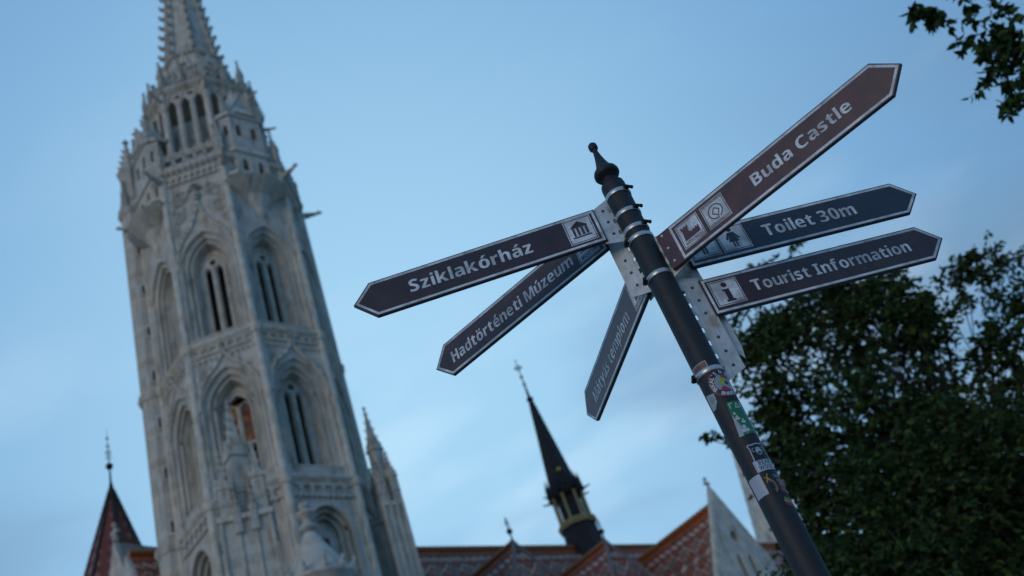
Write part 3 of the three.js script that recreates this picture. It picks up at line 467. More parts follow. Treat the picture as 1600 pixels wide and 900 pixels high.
// the tiled turret on the far side of the tower
{
  const p = at(174, 765, 57), ap = p.y, g = thing('tiled_turret', 'turret with steep red and green tile roof and black iron finial', 'turret', [p.x, 0, p.z], 0.55);
  const y0 = 18.6, r0 = (ap - y0) * 0.315, quads = [];
  for (let k = 0; k < 8; k++) { const a = k * Math.PI / 4, b = a + Math.PI / 4; quads.push([V(Math.sin(a) * r0, y0, Math.cos(a) * r0), V(Math.sin(b) * r0, y0, Math.cos(b) * r0), V(Math.sin(b) * 0.1, ap, Math.cos(b) * 0.1), V(Math.sin(a) * 0.1, ap, Math.cos(a) * 0.1)]); }
  mk('roof', sheet(quads), redRoof, g);
  for (let k = 0; k < 8; k++) { const a = k * Math.PI / 4; mk('hip_tiles', ridgeGeo(V(Math.sin(a) * r0, y0, Math.cos(a) * r0), V(Math.sin(a) * 0.1, ap, Math.cos(a) * 0.1), 0.1), slate, g); }
  mk('shaft', boxUV(merge([cyl(r0 - 0.4, r0 - 0.4, y0, 8), cyl(r0 + 0.1, r0 - 0.3, 0.6, 8, 0, y0 - 0.6, 0)])), stone, g);
  mk('cap', cyl(0.06, 0.28, 1.2, 8, 0, ap - 0.6, 0), iron, g);
  const f = mk('finial', merge([finialIron(2.6).scale(1.2, 1.2, 1.2), cyl(0.01, 0.02, 1.0, 5, 0, 3.0, 0), new THREE.IcosahedronGeometry(0.1, 0).translate(0, 3.3, 0)]), iron, g); f.position.y = ap + 0.3;
  const d = at(181, 846, 54.6), l = thing('stone_dormer', 'gabled grey stone dormer with cross finial on the tiled turret', 'dormer', [d.x, 0, d.z], -0.5);
  const yy = d.y, hw = 1.15;
  const gs = [[-hw, yy - 6], [hw, yy - 6], [hw, yy - 3.2], [0, yy], [-hw, yy - 3.2]];
  mk('gable', panel(gs, [archPts(0.34, yy - 5.5, yy - 3.3, 0.6, 5)], 0.15, 0.3), stone, l);
  mk('roof', panel([[-hw - 0.05, yy - 3.3], [0, yy - 0.05], [hw + 0.05, yy - 3.3]], [], -0.16, 2.6), grayTilesAndShade, l);
  mk('body', boxUV(box(2 * hw - 0.1, yy - 3.3, 2.6, 0, (yy - 3.3) / 2, -2.6)), stone, l);
  const ff = mk('cross_finial', boxUV(merge([cyl(0.08, 0.14, 1.0, 6), box(0.62, 0.2, 0.2, 0, 0.55, 0), new THREE.IcosahedronGeometry(0.17, 0).translate(0, 1.0, 0), new THREE.IcosahedronGeometry(0.22, 0).translate(0, 0.15, 0)])), stone, l); ff.position.set(0, yy, 0);
}
// far pale stone cone of the bastion
{
  const p = at(1146, 700, 105), g = thing('bastion_spire', 'distant pale stone conical spire standing behind the gabled chapel', 'spire', [p.x, 0, p.z]);
  const ty = p.y + 1.0, pts = [[6.4, 0], [6.4, ty - 33], [6.9, ty - 32.4], [6.3, ty - 32]]; for (let i = 0; i <= 24; i++) { const y = ty - 32 + i / 24 * 32, r = 5.9 * (1 - i / 24) + 0.08; pts.push([r + 0.05, y], [r, y + 0.02]); }
  mk('cone', boxUV(new THREE.LatheGeometry(pts.map(([r, y]) => new THREE.Vector2(r, y)), 20)), paleStone, g);
}

// ---------------------------------------------------------------- the signpost
const PX = 0.4755, PZ = -2.8438, PR = 0.0445;
const font = await new FontLoader().loadAsync('fonts/droid/droid_sans_bold.typeface.json');
const post = thing('signpost', 'dark grey painted steel post with pointed finial and stickers', 'signpost', [PX, 0, PZ]);
{
  const lathe = (a, n = 32) => new THREE.LatheGeometry(a.map(([r, y]) => new THREE.Vector2(r, y)), n);
  const top = EYE + 2.225;
  const pg = lathe([[0.13, 0], [0.13, 0.02], [0.06, 0.04], [PR, 0.06], [PR, top - 0.004], [PR - 0.003, top]], 48); const uv = pg.attributes.uv, pp = pg.attributes.position; for (let i = 0; i < uv.count; i++) uv.setXY(i, uv.getX(i) * 0.28 * 2, pp.getY(i) * 2);
  mk('pole', pg, poleMat, post);
  const f = (a) => a.map(([r, y]) => [r, top + y]);
  mk('finial', lathe(f([[PR - 0.002, 0.0], [0.043, 0.006], [0.034, 0.014], [0.024, 0.02], [0.021, 0.032], [0.026, 0.042], [0.043, 0.05], [0.0475, 0.058], [0.0475, 0.068], [0.044, 0.078], [0.034, 0.088], [0.026, 0.104], [0.019, 0.128], [0.0135, 0.155], [0.0105, 0.176], [0.009, 0.188], [0.0125, 0.191], [0.0165, 0.197], [0.0178, 0.207], [0.0165, 0.217], [0.011, 0.224], [0, 0.2265]]), 32), poleMat, post);
  for (const [y, a] of [[2.171, 0.9], [2.076, 0.85], [2.0, 0.9], [1.957, -1.2], [1.787, -1.25], [1.385, -1.3]]) {   // tension bands, each with its screw housing
    const b = mk('band', lathe([[PR + 0.0005, -0.008], [PR + 0.003, -0.008], [PR + 0.0035, 0], [PR + 0.003, 0.008], [PR + 0.0005, 0.008]], 40), bandSteel, post); b.position.y = EYE + y;
    const h = mk('screw_housing', merge([box(0.016, 0.013, 0.012, 0, 0, PR + 0.008), new THREE.CylinderGeometry(0.0055, 0.0055, 0.03, 10).rotateZ(Math.PI / 2).translate(0.006, 0.001, PR + 0.012), new THREE.CylinderGeometry(0.007, 0.007, 0.006, 6).rotateZ(Math.PI / 2).translate(0.022, 0.001, PR + 0.012)]), iron, b); h.rotation.y = a + Math.atan2(-PX, -PZ);
  }
}
// a finger sign. Face axes: x to the reader's right, y up, z to the reader. The tip lies at +x or, for dir -1, at -x
function sign(label, azDeg, y, r0, len, dir, mat, bracket) {
  const az = THREE.MathUtils.degToRad(azDeg);
  const g = thing('finger_sign', label, 'sign', [PX, EYE + y, PZ], Math.PI / 2 - az + (dir < 0 ? Math.PI : 0), 'finger signs on the post');
  const T = 0.014, x1 = r0 + len, sh = x1 - 0.0625, m = 0.0095, start = bracket.plateFrom ?? r0 - m;
  const X = (a) => a.map(([x, yy]) => [x * dir, yy]);
  const arrow = (x0, s, t, h) => X([[x0, -h], [s, -h], [t, 0], [s, h], [x0, h]]);
  const pl = new THREE.ExtrudeGeometry(shape(arrow(start, sh + 0.005, x1 + 0.0125, 0.0745)), { depth: T - 0.003, bevelEnabled: true, bevelThickness: 0.0015, bevelSize: 0.0015, bevelOffset: -0.0015, bevelSegments: 2 }); pl.translate(0, 0, -T / 2 + 0.0015);
  mk('plate', boxUV(pl), edgeMat, g);
  const z = T / 2 + 0.0004;
  const fg = boxUV(new THREE.ShapeGeometry(shape(arrow(start + 0.002, sh + 0.004, x1 + 0.0095, 0.0725))).translate(0, 0, z)); mk('face', fg, mat, g);
  const bw = 0.0045, o = shape(arrow(r0 - bw, sh + bw * 0.4, x1 + bw * 1.2, 0.065 + bw)); o.holes.push(new THREE.Path(arrow(r0 + bw, sh - bw * 0.4, x1 - bw * 1.4, 0.065 - bw).map(([x, yy]) => new THREE.Vector2(x, yy))));
  mk('border', boxUV(new THREE.ShapeGeometry(o).translate(0, 0, z + 0.0006)), white, g);
  // bracket flange and rivets
  const b = bracket, pts = X([[0.045, b.bot], [0.045, b.top], [b.to, b.topOut ?? b.top - 0.028], [b.to, b.botOut ?? b.bot + 0.02]]);
  const bs = shape(pts); for (let yy = b.bot + 0.035; yy < b.top - 0.03; yy += 0.052) bs.holes.push(new THREE.Path(X(rect(0.0468, 0.056, yy, yy + 0.019)).map(([x, q]) => new THREE.Vector2(x, q))));
  const bg = new THREE.ExtrudeGeometry(bs, { depth: 0.003, bevelEnabled: false }); bg.translate(0, 0, b.z ?? -T / 2 - 0.0045); const bm = mk('bracket', boxUV(bg), steel, g);
  for (const ry of b.rivets) { const r = mk('rivet', new THREE.SphereGeometry(0.0058, 12, 8).scale(1, 1, 0.6), b.plateFrom ? steel : bolt, b.plateFrom ? g : bm); r.position.set(dir * (b.rx ?? 0.078), ry, b.plateFrom ? z : (b.z ?? -T / 2 - 0.0045) + 0.003); }
  return { g, z: z + 0.0006, dir };
}
function lettering(s, text, xa, xb, base, cap) {      // xa, xb: where the line starts and ends, measured from the post
  const d = s.dir, size = cap / 0.99, group = [];
  let x = 0; const shapes = [];
  for (const ch of text) { if (ch === ' ') { x += size * 0.32; continue; } const tg = new TextGeometry(ch, { font, size, depth: 0.0004, curveSegments: 5, bevelEnabled: false }); tg.computeBoundingBox(); const bb = tg.boundingBox; tg.translate(x - bb.min.x, 0, 0); shapes.push(tg); x += bb.max.x - bb.min.x + size * (0.13); }
  const g = merge(shapes); g.computeBoundingBox(); const w = g.boundingBox.max.x, L = Math.abs(xb - xa);
  g.scale(L / w, 1, 1); g.translate(d > 0 ? xa : -xa, base, s.z); mk('lettering', boxUV(g), white, s.g);
}
function tile(s, xa, xb, y0, y1, draw, mat) {           // white pictogram tile with dark frame line; draw works in 0..1 from the lower left
  const l = Math.min(xa * s.dir, xb * s.dir), r = Math.max(xa * s.dir, xb * s.dir), w = r - l, h = y1 - y0;
  const t = mk('pictogram', boxUV(new THREE.ShapeGeometry(shape(rect(l, r, y0, y1))).translate(0, 0, s.z)), white, s.g);
  const M = (pts) => pts.map(([x, y]) => [l + x * w, y0 + y * h]);
  const f = shape(M(rect(0.03, 0.97, 0.03, 0.97))); f.holes.push(new THREE.Path(M(rect(0.055, 0.945, 0.055, 0.945)).map(([x, y]) => new THREE.Vector2(x, y))));
  const list = [new THREE.ShapeGeometry(f)];
  draw({ poly: (p) => list.push(new THREE.ShapeGeometry(shape(M(p)))), ring: (cx, cy, ro, ri, a0 = 0, a1 = 2 * Math.PI) => list.push(new THREE.RingGeometry(ri * w, ro * w, 24, 1, a0, a1 - a0).translate(l + cx * w, y0 + cy * h, 0)), disc: (cx, cy, rad) => list.push(new THREE.CircleGeometry(rad * w, 20).translate(l + cx * w, y0 + cy * h, 0)), line: (x0, yy0, x1, yy1, th) => { const dx = x1 - x0, dy = yy1 - yy0, q = Math.hypot(dx, dy), nx = -dy / q * th / 2, ny = dx / q * th / 2; list.push(new THREE.ShapeGeometry(shape(M([[x0 + nx, yy0 + ny], [x1 + nx, yy1 + ny], [x1 - nx, yy1 - ny], [x0 - nx, yy0 - ny]])))); }, word: (str, cx, cy, size, width) => { const tg = new TextGeometry(str, { font, size: size * h, depth: 0.0001, curveSegments: 3, bevelEnabled: false }); tg.computeBoundingBox(); const bb = tg.boundingBox; tg.scale(width * w / (bb.max.x - bb.min.x), 1, 1); tg.translate(l + (cx - width / 2) * w, y0 + cy * h, 0); list.push(tg); } });
  mk('symbol', boxUV(merge(list).translate(0, 0, s.z + 0.0004)), mat, t);
}
const temple = (d) => { d.poly([[0.2, 0.62], [0.8, 0.62], [0.8, 0.67], [0.5, 0.88], [0.2, 0.67]]); for (const x of [0.27, 0.42, 0.58, 0.73]) d.poly(rect(x - 0.04, x + 0.04, 0.3, 0.61)); d.poly(rect(0.16, 0.84, 0.22, 0.275)); d.line(0.27, 0.685, 0.5, 0.82, 0.035); };
const museum = (d) => { temple({ ...d, poly: (p) => d.poly(p.map(([x, y]) => [x, y * 0.8 + 0.18])), line: () => {} }); d.word('MUSEUM', 0.5, 0.1, 0.16, 0.76); };
const church = (d) => { d.poly([[0.3, 0.22], [0.7, 0.22], [0.7, 0.5], [0.5, 0.66], [0.3, 0.5]]); d.poly(rect(0.47, 0.53, 0.62, 0.92)); d.poly(rect(0.39, 0.61, 0.78, 0.84)); d.word('MONUMENT', 0.5, 0.08, 0.1, 0.8); };
const man = (d) => { d.disc(0.5, 0.83, 0.085); d.poly([[0.36, 0.72], [0.64, 0.72], [0.7, 0.45], [0.63, 0.43], [0.59, 0.6], [0.59, 0.12], [0.515, 0.12], [0.515, 0.42], [0.485, 0.42], [0.485, 0.12], [0.41, 0.12], [0.41, 0.6], [0.37, 0.43], [0.3, 0.45]]); };
const woman = (d) => { d.disc(0.5, 0.84, 0.085); d.poly([[0.39, 0.73], [0.61, 0.73], [0.74, 0.47], [0.67, 0.44], [0.59, 0.59], [0.68, 0.34], [0.58, 0.34], [0.58, 0.12], [0.52, 0.12], [0.52, 0.34], [0.48, 0.34], [0.48, 0.12], [0.42, 0.12], [0.42, 0.34], [0.32, 0.34], [0.41, 0.59], [0.33, 0.44], [0.26, 0.47]]); };
const castle = (d) => { d.poly([[0.16, 0.27], [0.86, 0.27], [0.86, 0.56], [0.81, 0.56], [0.81, 0.51], [0.76, 0.51], [0.76, 0.55], [0.7, 0.55], [0.7, 0.5], [0.64, 0.5], [0.64, 0.53], [0.58, 0.53], [0.58, 0.48], [0.52, 0.48], [0.52, 0.52], [0.45, 0.52], [0.45, 0.7], [0.48, 0.7], [0.48, 0.82], [0.42, 0.82], [0.42, 0.78], [0.36, 0.78], [0.36, 0.82], [0.3, 0.82], [0.3, 0.78], [0.24, 0.78], [0.24, 0.82], [0.17, 0.82], [0.17, 0.7], [0.2, 0.66]]); d.word('MONUMENT', 0.51, 0.1, 0.125, 0.78); };
const heritage = (d) => { d.ring(0.5, 0.5, 0.31, 0.265, -Math.PI / 2 + 0.35, Math.PI * 1.5); const q = [[0.5, 0.2], [0.55, 0.3], [0.36, 0.48], [0.5, 0.66], [0.66, 0.5], [0.56, 0.34]]; for (let i = 0; i < q.length - 1; i++) d.line(...q[i], ...q[i + 1], 0.042); d.word('PILÁGÖRÖKSÉG', 0.5, 0.87, 0.065, 0.84); d.word('WORLD HERITAGE', 0.5, 0.075, 0.065, 0.84); };
const info = (d) => { d.disc(0.5, 0.79, 0.1); d.poly([[0.36, 0.62], [0.6, 0.62], [0.6, 0.2], [0.67, 0.2], [0.67, 0.12], [0.35, 0.12], [0.35, 0.2], [0.42, 0.2], [0.42, 0.55], [0.36, 0.55]]); };

const s1 = sign('dark brown finger sign reading Sziklakórház with temple pictogram', -95.85, 2.0751, 0.1144, 0.884, -1, filmMat.dark, { top: 0.104, bot: -0.097, to: 0.115, topOut: 0.072, botOut: -0.082, rivets: [0.059, 0.005, -0.05], rx: 0.0745, z: -0.004 });
lettering(s1, 'Sziklakórház', 0.809, 0.361, -0.0235, 0.0515); tile(s1, 0.128, 0.23, -0.052, 0.0595, temple, filmMat.dark);
const s2 = sign('greyish brown finger sign reading Hadtörténeti Múzeum', -59.87, 2.0904, 0.1283, 0.8655, -1, filmMat.plum, { top: 0.1, bot: -0.325, to: 0.122, topOut: 0.072, botOut: -0.295, rivets: [0.05, 0, -0.05, -0.156, -0.212, -0.2675], rx: 0.085, z: -0.004 });
lettering(s2, 'Hadtörténeti Múzeum', 0.9132, 0.267, -0.0295, 0.0485); tile(s2, 0.1465, 0.242, -0.053, 0.055, museum, filmMat.plum);
const s3 = sign('steeply foreshortened brown finger sign reading Mátyás templom', -21.83, 1.8782, 0.1198, 0.8748, -1, filmMat.brown, { top: 0.1, bot: -0.1, to: 0.14, rivets: [0.05, 0, -0.05] });
lettering(s3, 'Mátyás templom', 0.8646, 0.3, -0.0305, 0.049); tile(s3, 0.134, 0.232, -0.052, 0.055, church, filmMat.brown);
const s4 = sign('reddish brown finger sign reading Buda Castle with two heritage pictograms', 121.0, 1.8511, 0.1161, 0.8653, 1, filmMat.brown, { top: 0.09, bot: -0.09, to: 0.14, rivets: [0.0605, 0.0056, -0.05], rx: 0.0785, plateFrom: 0.057 });
lettering(s4, 'Buda Castle', 0.4345, 0.811, -0.0195, 0.0445); tile(s4, 0.13, 0.2225, -0.0455, 0.0515, castle, filmMat.brown); tile(s4, 0.2365, 0.328, -0.0455, 0.0505, heritage, filmMat.brown);
const s5 = sign('navy blue finger sign reading Toilet 30m', 76.38, 1.8662, 0.1313, 0.8918, 1, filmMat.navy, { top: 0.1, bot: -0.16, to: 0.14, rivets: [0.05, 0, -0.05] });
lettering(s5, 'Toilet 30m', 0.424, 0.7815, -0.0225, 0.0505); tile(s5, 0.139, 0.2435, -0.049, 0.06, man, filmMat.navy); tile(s5, 0.253, 0.361, -0.049, 0.0605, woman, filmMat.navy);
const s6 = sign('near black finger sign reading Tourist Information with letter i pictogram', 75.94, 1.6611, 0.1254, 0.8786, 1, filmMat.dark, { top: 0.112, bot: -0.313, to: 0.1205, topOut: 0.09, botOut: -0.2815, rivets: [0.0565, 0.002, -0.052, -0.151, -0.207, -0.2626], rx: 0.0872, z: -0.002 });
lettering(s6, 'Tourist Information', 0.281, 0.8822, -0.0205, 0.0458); tile(s6, 0.1375, 0.241, -0.0485, 0.055, info, filmMat.dark);
mk('backing_plate', boxUV(new THREE.ExtrudeGeometry(shape([[0.128, -0.2], [0.126, 0.14], [0.14, 0.14], [0.15, 0.11], [0.158, -0.19], [0.15, -0.235]]), { depth: 0.004, bevelEnabled: false }).translate(0, 0, -0.03)), steel, s6.g);

// stickers wrapped round the post
function sticker(label, th0, th1, ya, yb, w, h, draw, lift = 0.0006) {
  const c = document.createElement('canvas'); c.width = w; c.height = h; const x = c.getContext('2d'); draw(x, w, h);
  const t = new THREE.CanvasTexture(c); t.colorSpace = THREE.SRGBColorSpace;
  const D = Math.hypot(PX, PZ), n = 20, pos = [], uv = [], idx = [], toEye = Math.atan2(-PX, -PZ), r = PR + lift;
  const a0 = THREE.MathUtils.degToRad(th0), a1 = THREE.MathUtils.degToRad(th1), k = (D - PR * Math.cos((a0 + a1) / 2)) / D;
  for (let i = 0; i <= n; i++) { const a = a0 + (a1 - a0) * i / n; for (const [j, y] of [[0, ya * k], [1, yb * k]]) { pos.push(Math.sin(toEye + a) * r, EYE + y, Math.cos(toEye + a) * r); uv.push(i / n, j); } }
  for (let i = 0; i < n; i++) { const q = i * 2; idx.push(q, q + 2, q + 1, q + 1, q + 2, q + 3); }
  const g = new THREE.BufferGeometry(); g.setAttribute('position', new THREE.Float32BufferAttribute(pos, 3)); g.setAttribute('uv', new THREE.Float32BufferAttribute(uv, 2)); g.setIndex(idx); g.computeVertexNormals();
  mk('sticker', g, new THREE.MeshStandardMaterial({ map: t, transparent: true, alphaTest: 0.5, roughness: 0.45, side: THREE.DoubleSide }), post, label);
}
const fontOf = (x, px) => { x.font = 'bold ' + px + 'px sans-serif'; x.textAlign = 'center'; x.textBaseline = 'middle'; };
sticker('small brown sticker with pale frame', -70, 11, 1.394, 1.437, 256, 176, (x, w, h) => { x.fillStyle = '#9a9a98'; x.fillRect(0, 0, w, h); x.fillStyle = '#7a4f45'; x.fillRect(16, 14, w - 32, h - 28); x.fillStyle = '#5c3a36'; for (let i = 0; i < 5; i++) x.fillRect(40, 40 + i * 22, w - 80 - 20 * hash(i, 0, 1), 8); });
sticker('round black and red sticker with ring of lettering', -24, 105, 1.29, 1.393, 384, 384, (x, w) => {
  const c = w / 2; x.fillStyle = '#7c2632'; x.beginPath(); x.arc(c, c, c - 2, 0, 7); x.fill(); x.fillStyle = '#17181e'; x.beginPath(); x.arc(c, c, c - 14, 0, 7); x.fill();
  x.save(); x.beginPath(); x.arc(c, c, c * 0.62, 0, 7); x.clip(); x.fillStyle = '#8e98a8'; x.fillRect(0, 0, w, w); x.fillStyle = '#a02a2a'; x.beginPath(); x.moveTo(c * 0.75, 0); x.lineTo(w, 0); x.lineTo(w, c * 0.8); x.lineTo(c, c * 0.7); x.fill(); x.beginPath(); x.moveTo(0, w); x.lineTo(c * 0.8, c * 1.2); x.lineTo(w, w); x.fill();
  x.strokeStyle = '#9ab02c'; x.lineWidth = 13; for (let i = 0; i < 6; i++) { x.beginPath(); x.ellipse(c + 12, c + 4, 28 + i * 11, 62, 0.5, 2.2 + i * 0.2, 4.4 + i * 0.12); x.stroke(); } x.fillStyle = '#2a3a6a'; x.beginPath(); x.arc(c + 30, c + 4, 34, 0, 7); x.fill(); x.strokeStyle = '#c8c050'; x.lineWidth = 8; x.stroke(); x.fillStyle = '#d8d8d8'; x.beginPath(); x.arc(c + 80, c + 60, 16, 0, 7); x.fill(); x.restore();
  fontOf(x, 66); x.fillStyle = '#ccd2da'; const ringText = (s, a0, da, out) => { [...s].forEach((ch, i) => { x.save(); x.translate(c, c); x.rotate(a0 + da * i); x.translate(0, (out ? -1 : 1) * c * 0.785); x.fillText(ch, 0, 0); x.restore(); }); };
  ringText("BUCAL'S N BUDD", -1.95, 0.255, true); ringText('BHARDO', 0.55, -0.24, false); x.fillRect(c * 0.5, c * 1.62, 10, 10);
}, 0.0009);
sticker('torn pale sticker with small ring', -66, -19, 1.272, 1.33, 160, 230, (x, w, h) => { x.fillStyle = '#9aa4a8'; x.beginPath(); x.moveTo(10, 0); x.lineTo(w, 40); x.lineTo(w - 10, h * 0.7); x.lineTo(w * 0.5, h); x.lineTo(0, h - 10); x.fill(); x.strokeStyle = '#5c6a60'; x.lineWidth = 9; x.beginPath(); x.arc(w * 0.55, h * 0.45, 34, 0, 7); x.stroke(); x.fillStyle = '#4c5a50'; x.beginPath(); x.arc(w * 0.55, h * 0.45, 12, 0, 7); x.fill(); });
sticker('green sticker with white clover leaves and letters', -12, 100, 1.152, 1.272, 384, 512, (x, w, h) => {
  x.fillStyle = '#1c7046'; x.beginPath(); x.moveTo(60, 0); x.lineTo(w, 0); x.lineTo(w, h - 30); x.lineTo(60, h); x.lineTo(50, 200); x.fill(); x.fillStyle = '#a4aab4'; x.beginPath(); x.moveTo(58, 190); x.lineTo(20, h - 4); x.lineTo(80, h - 2); x.lineTo(110, h - 120); x.fill();
  x.fillStyle = '#c2c8d0'; x.strokeStyle = '#c2c8d0'; x.lineWidth = 12; x.beginPath(); x.moveTo(88, 100); x.lineTo(88, 28); x.lineTo(136, 28); x.stroke(); x.beginPath(); x.moveTo(160, 98); x.lineTo(192, 34); x.lineTo(226, 98); x.closePath(); x.stroke(); x.beginPath(); x.moveTo(256, 100); x.lineTo(256, 34); x.lineTo(300, 34); x.moveTo(256, 64); x.lineTo(290, 64); x.stroke();
  const clover = (a, b, r) => { for (let k = 0; k < 3; k++) { x.beginPath(); x.arc(a + r * Math.cos(k * 2.1 - 1.57), b + r * Math.sin(k * 2.1 - 1.57), r * 0.8, 0, 7); x.fill(); } x.fillRect(a - r * 0.15, b, r * 0.3, r * 2); }; clover(100, 180, 12); clover(110, 250, 20); clover(170, 310, 20); clover(140, 425, 34);
  x.fillStyle = '#8c96ac'; for (let i = 0; i < 26; i++) { x.fillStyle = i % 2 ? '#aab2c0' : '#28386c'; x.fillRect(235 + i * 3 + 50 * hash(i, 1, 2), 110 + i * 11, 36 * hash(i, 2, 2) + 14, 26); } x.fillStyle = '#5aa078'; x.fillRect(210, 440, 14, 26); x.fillRect(240, 436, 14, 26);
});
sticker('black sticker with white outlined bear and lettering', -9, 82, 1.029, 1.124, 320, 400, (x, w, h) => {
  const out = () => { x.beginPath(); x.moveTo(50, 60); x.quadraticCurveTo(20, 20, 60, 14); x.quadraticCurveTo(90, 16, 100, 26); x.quadraticCurveTo(160, 4, 220, 26); x.quadraticCurveTo(232, 10, 262, 16); x.quadraticCurveTo(298, 26, 272, 64); x.lineTo(288, 220); x.lineTo(312, 236); x.lineTo(306, 384); x.lineTo(14, 384); x.lineTo(12, 250); x.lineTo(40, 236); x.closePath(); };
  out(); x.fillStyle = '#14161c'; x.fill(); x.strokeStyle = '#b4bec8'; x.lineWidth = 13; x.stroke(); x.fillStyle = '#a2acb6'; x.beginPath(); x.ellipse(160, 120, 44, 56, 0, 0, 7); x.fill(); x.strokeStyle = '#a2acb6'; x.lineWidth = 8; x.beginPath(); x.arc(100, 96, 24, 1, 5); x.stroke(); x.beginPath(); x.arc(222, 96, 24, -2, 2); x.stroke(); x.fillStyle = '#14161c'; x.beginPath(); x.ellipse(160, 146, 28, 16, 0, 0, 7); x.fill(); x.fillStyle = '#b4bec8'; x.fillRect(24, 244, 276, 132); x.fillStyle = '#14161c'; fontOf(x, 78); x.fillText('BEAR', 160, 280, 250); x.fillText('WOLF', 160, 344, 250);
});
sticker('blank white paper label', -64, -4, 0.963, 1.028, 256, 300, (x, w, h) => { x.fillStyle = '#aab0b8'; x.fillRect(0, 0, w, h); x.fillStyle = '#969da8'; for (let i = 0; i < 7; i++) x.fillRect(30, 40 + i * 32, 110 + 70 * hash(i, 3, 3), 4); });
sticker('black sticker with yellow cogwheel and red panel', 2, 96, 0.951, 1.022, 384, 300, (x, w, h) => {
  x.fillStyle = '#15161b'; x.fillRect(0, 0, w, h); x.strokeStyle = '#a08c58'; x.lineWidth = 13; x.beginPath(); x.arc(40, 190, 98, -1.5, 1.0); x.stroke(); for (let i = 0; i < 6; i++) { const a = -1.3 + i * 0.4; x.lineWidth = 10; x.beginPath(); x.moveTo(40 + 66 * Math.cos(a), 190 + 66 * Math.sin(a)); x.lineTo(40 + 92 * Math.cos(a), 190 + 92 * Math.sin(a)); x.stroke(); }
  x.strokeStyle = '#b89c2c'; x.lineWidth = 13; x.beginPath(); x.moveTo(22, 130); x.lineTo(84, 16); x.moveTo(14, 50); x.lineTo(90, 96); x.stroke(); x.fillStyle = '#8c3428'; x.fillRect(190, 110, 194, 180); fontOf(x, 58); x.fillStyle = '#a8b0b4'; x.fillText('Tex', 214, 66); fontOf(x, 62); x.fillText('H', 250, 172); x.fillStyle = '#c05a34'; x.fillRect(190, 112, 150, 26);
});
sticker('torn striped sticker in green, yellow and red', 36, 96, 0.893, 0.936, 256, 180, (x, w, h) => { [['#5a8a3a', 0], ['#a89a3a', 40], ['#8c2f3a', 66], ['#6c2440', 96]].forEach(([c, o]) => { x.strokeStyle = c; x.lineWidth = 30; x.beginPath(); x.moveTo(20 - o * 0.4, 24 + o * 0.8); x.quadraticCurveTo(120, 40 + o, w, 100 + o * 0.6); x.stroke(); }); });

// ---------------------------------------------------------------- trees
const leafGeo = (() => { const g = new THREE.BufferGeometry(), p = [0, 0, 0, 0.26, 0.3, 0.06, 0, 0.36, -0.03, -0.26, 0.3, 0.06, 0.2, 0.68, 0.03, 0, 0.72, -0.04, -0.2, 0.68, 0.03, 0, 1.05, -0.1]; g.setAttribute('position', new THREE.Float32BufferAttribute(p, 3)); g.setIndex([0, 1, 2, 0, 2, 3, 2, 1, 4, 2, 4, 5, 3, 2, 5, 3, 5, 6, 5, 4, 7, 6, 5, 7]); g.computeVertexNormals(); return g; })();
const leafMat = [[0.028, 0.058, 0.014], [0.052, 0.090, 0.018], [0.018, 0.038, 0.013]].map((c) => new THREE.MeshPhysicalMaterial({ color: new THREE.Color(...c), roughness: 0.85, specularIntensity: 0.3, side: THREE.DoubleSide }));
const bark = new THREE.MeshStandardMaterial({ color: new THREE.Color(0.05, 0.042, 0.034), roughness: 0.95 });
function spray(list, twigs, c, R, n, leaf, perTwig = 12, reach = 0.5, flat = 0.9) {   const hub = V();   // twigs with alternate drooping leaves inside one clump
  for (let i = 0; i < n; i++) {
    if (i % 9 === 0) { do hub.set(rr(-1, 1), rr(-1, 1), rr(-1, 1)); while (hub.length() > 0.95); }
    const u = hub.clone().add(V(rr(-1, 1), rr(-1, 1), rr(-1, 1)).multiplyScalar(0.17 + 0.1 / Math.max(R, 0.2))); const p = c.clone().add(u.clone().multiply(V(R, R * flat, R)));
    const d = u.clone().multiplyScalar(0.8).add(V(rr(-0.7, 0.7), rr(-0.5, 0.6), rr(-0.7, 0.7))).normalize(), L = reach * rr(0.6, 1.2), q = p.clone().addScaledVector(d, L).add(V(0, -0.12 * L, 0));
    twigs.push(bar(p, q, 0.006, 0.002, 3));
    for (let k = 0; k < perTwig; k++) {
      const t = (k + rnd()) / perTwig, o = p.clone().lerp(q, t), dir = d.clone().multiplyScalar(0.4).add(V(rr(-1, 1), rr(-1.1, 0.35), rr(-1, 1))).normalize();
      const Q = new THREE.Quaternion().setFromUnitVectors(V(0, 1, 0), dir).multiply(new THREE.Quaternion().setFromAxisAngle(V(0, 1, 0), rr(0, 6.28))); const s = leaf * rr(0.65, 1.15);
      list.push(new THREE.Matrix4().compose(o, Q, V(s, s, s)));
    }
  }
}
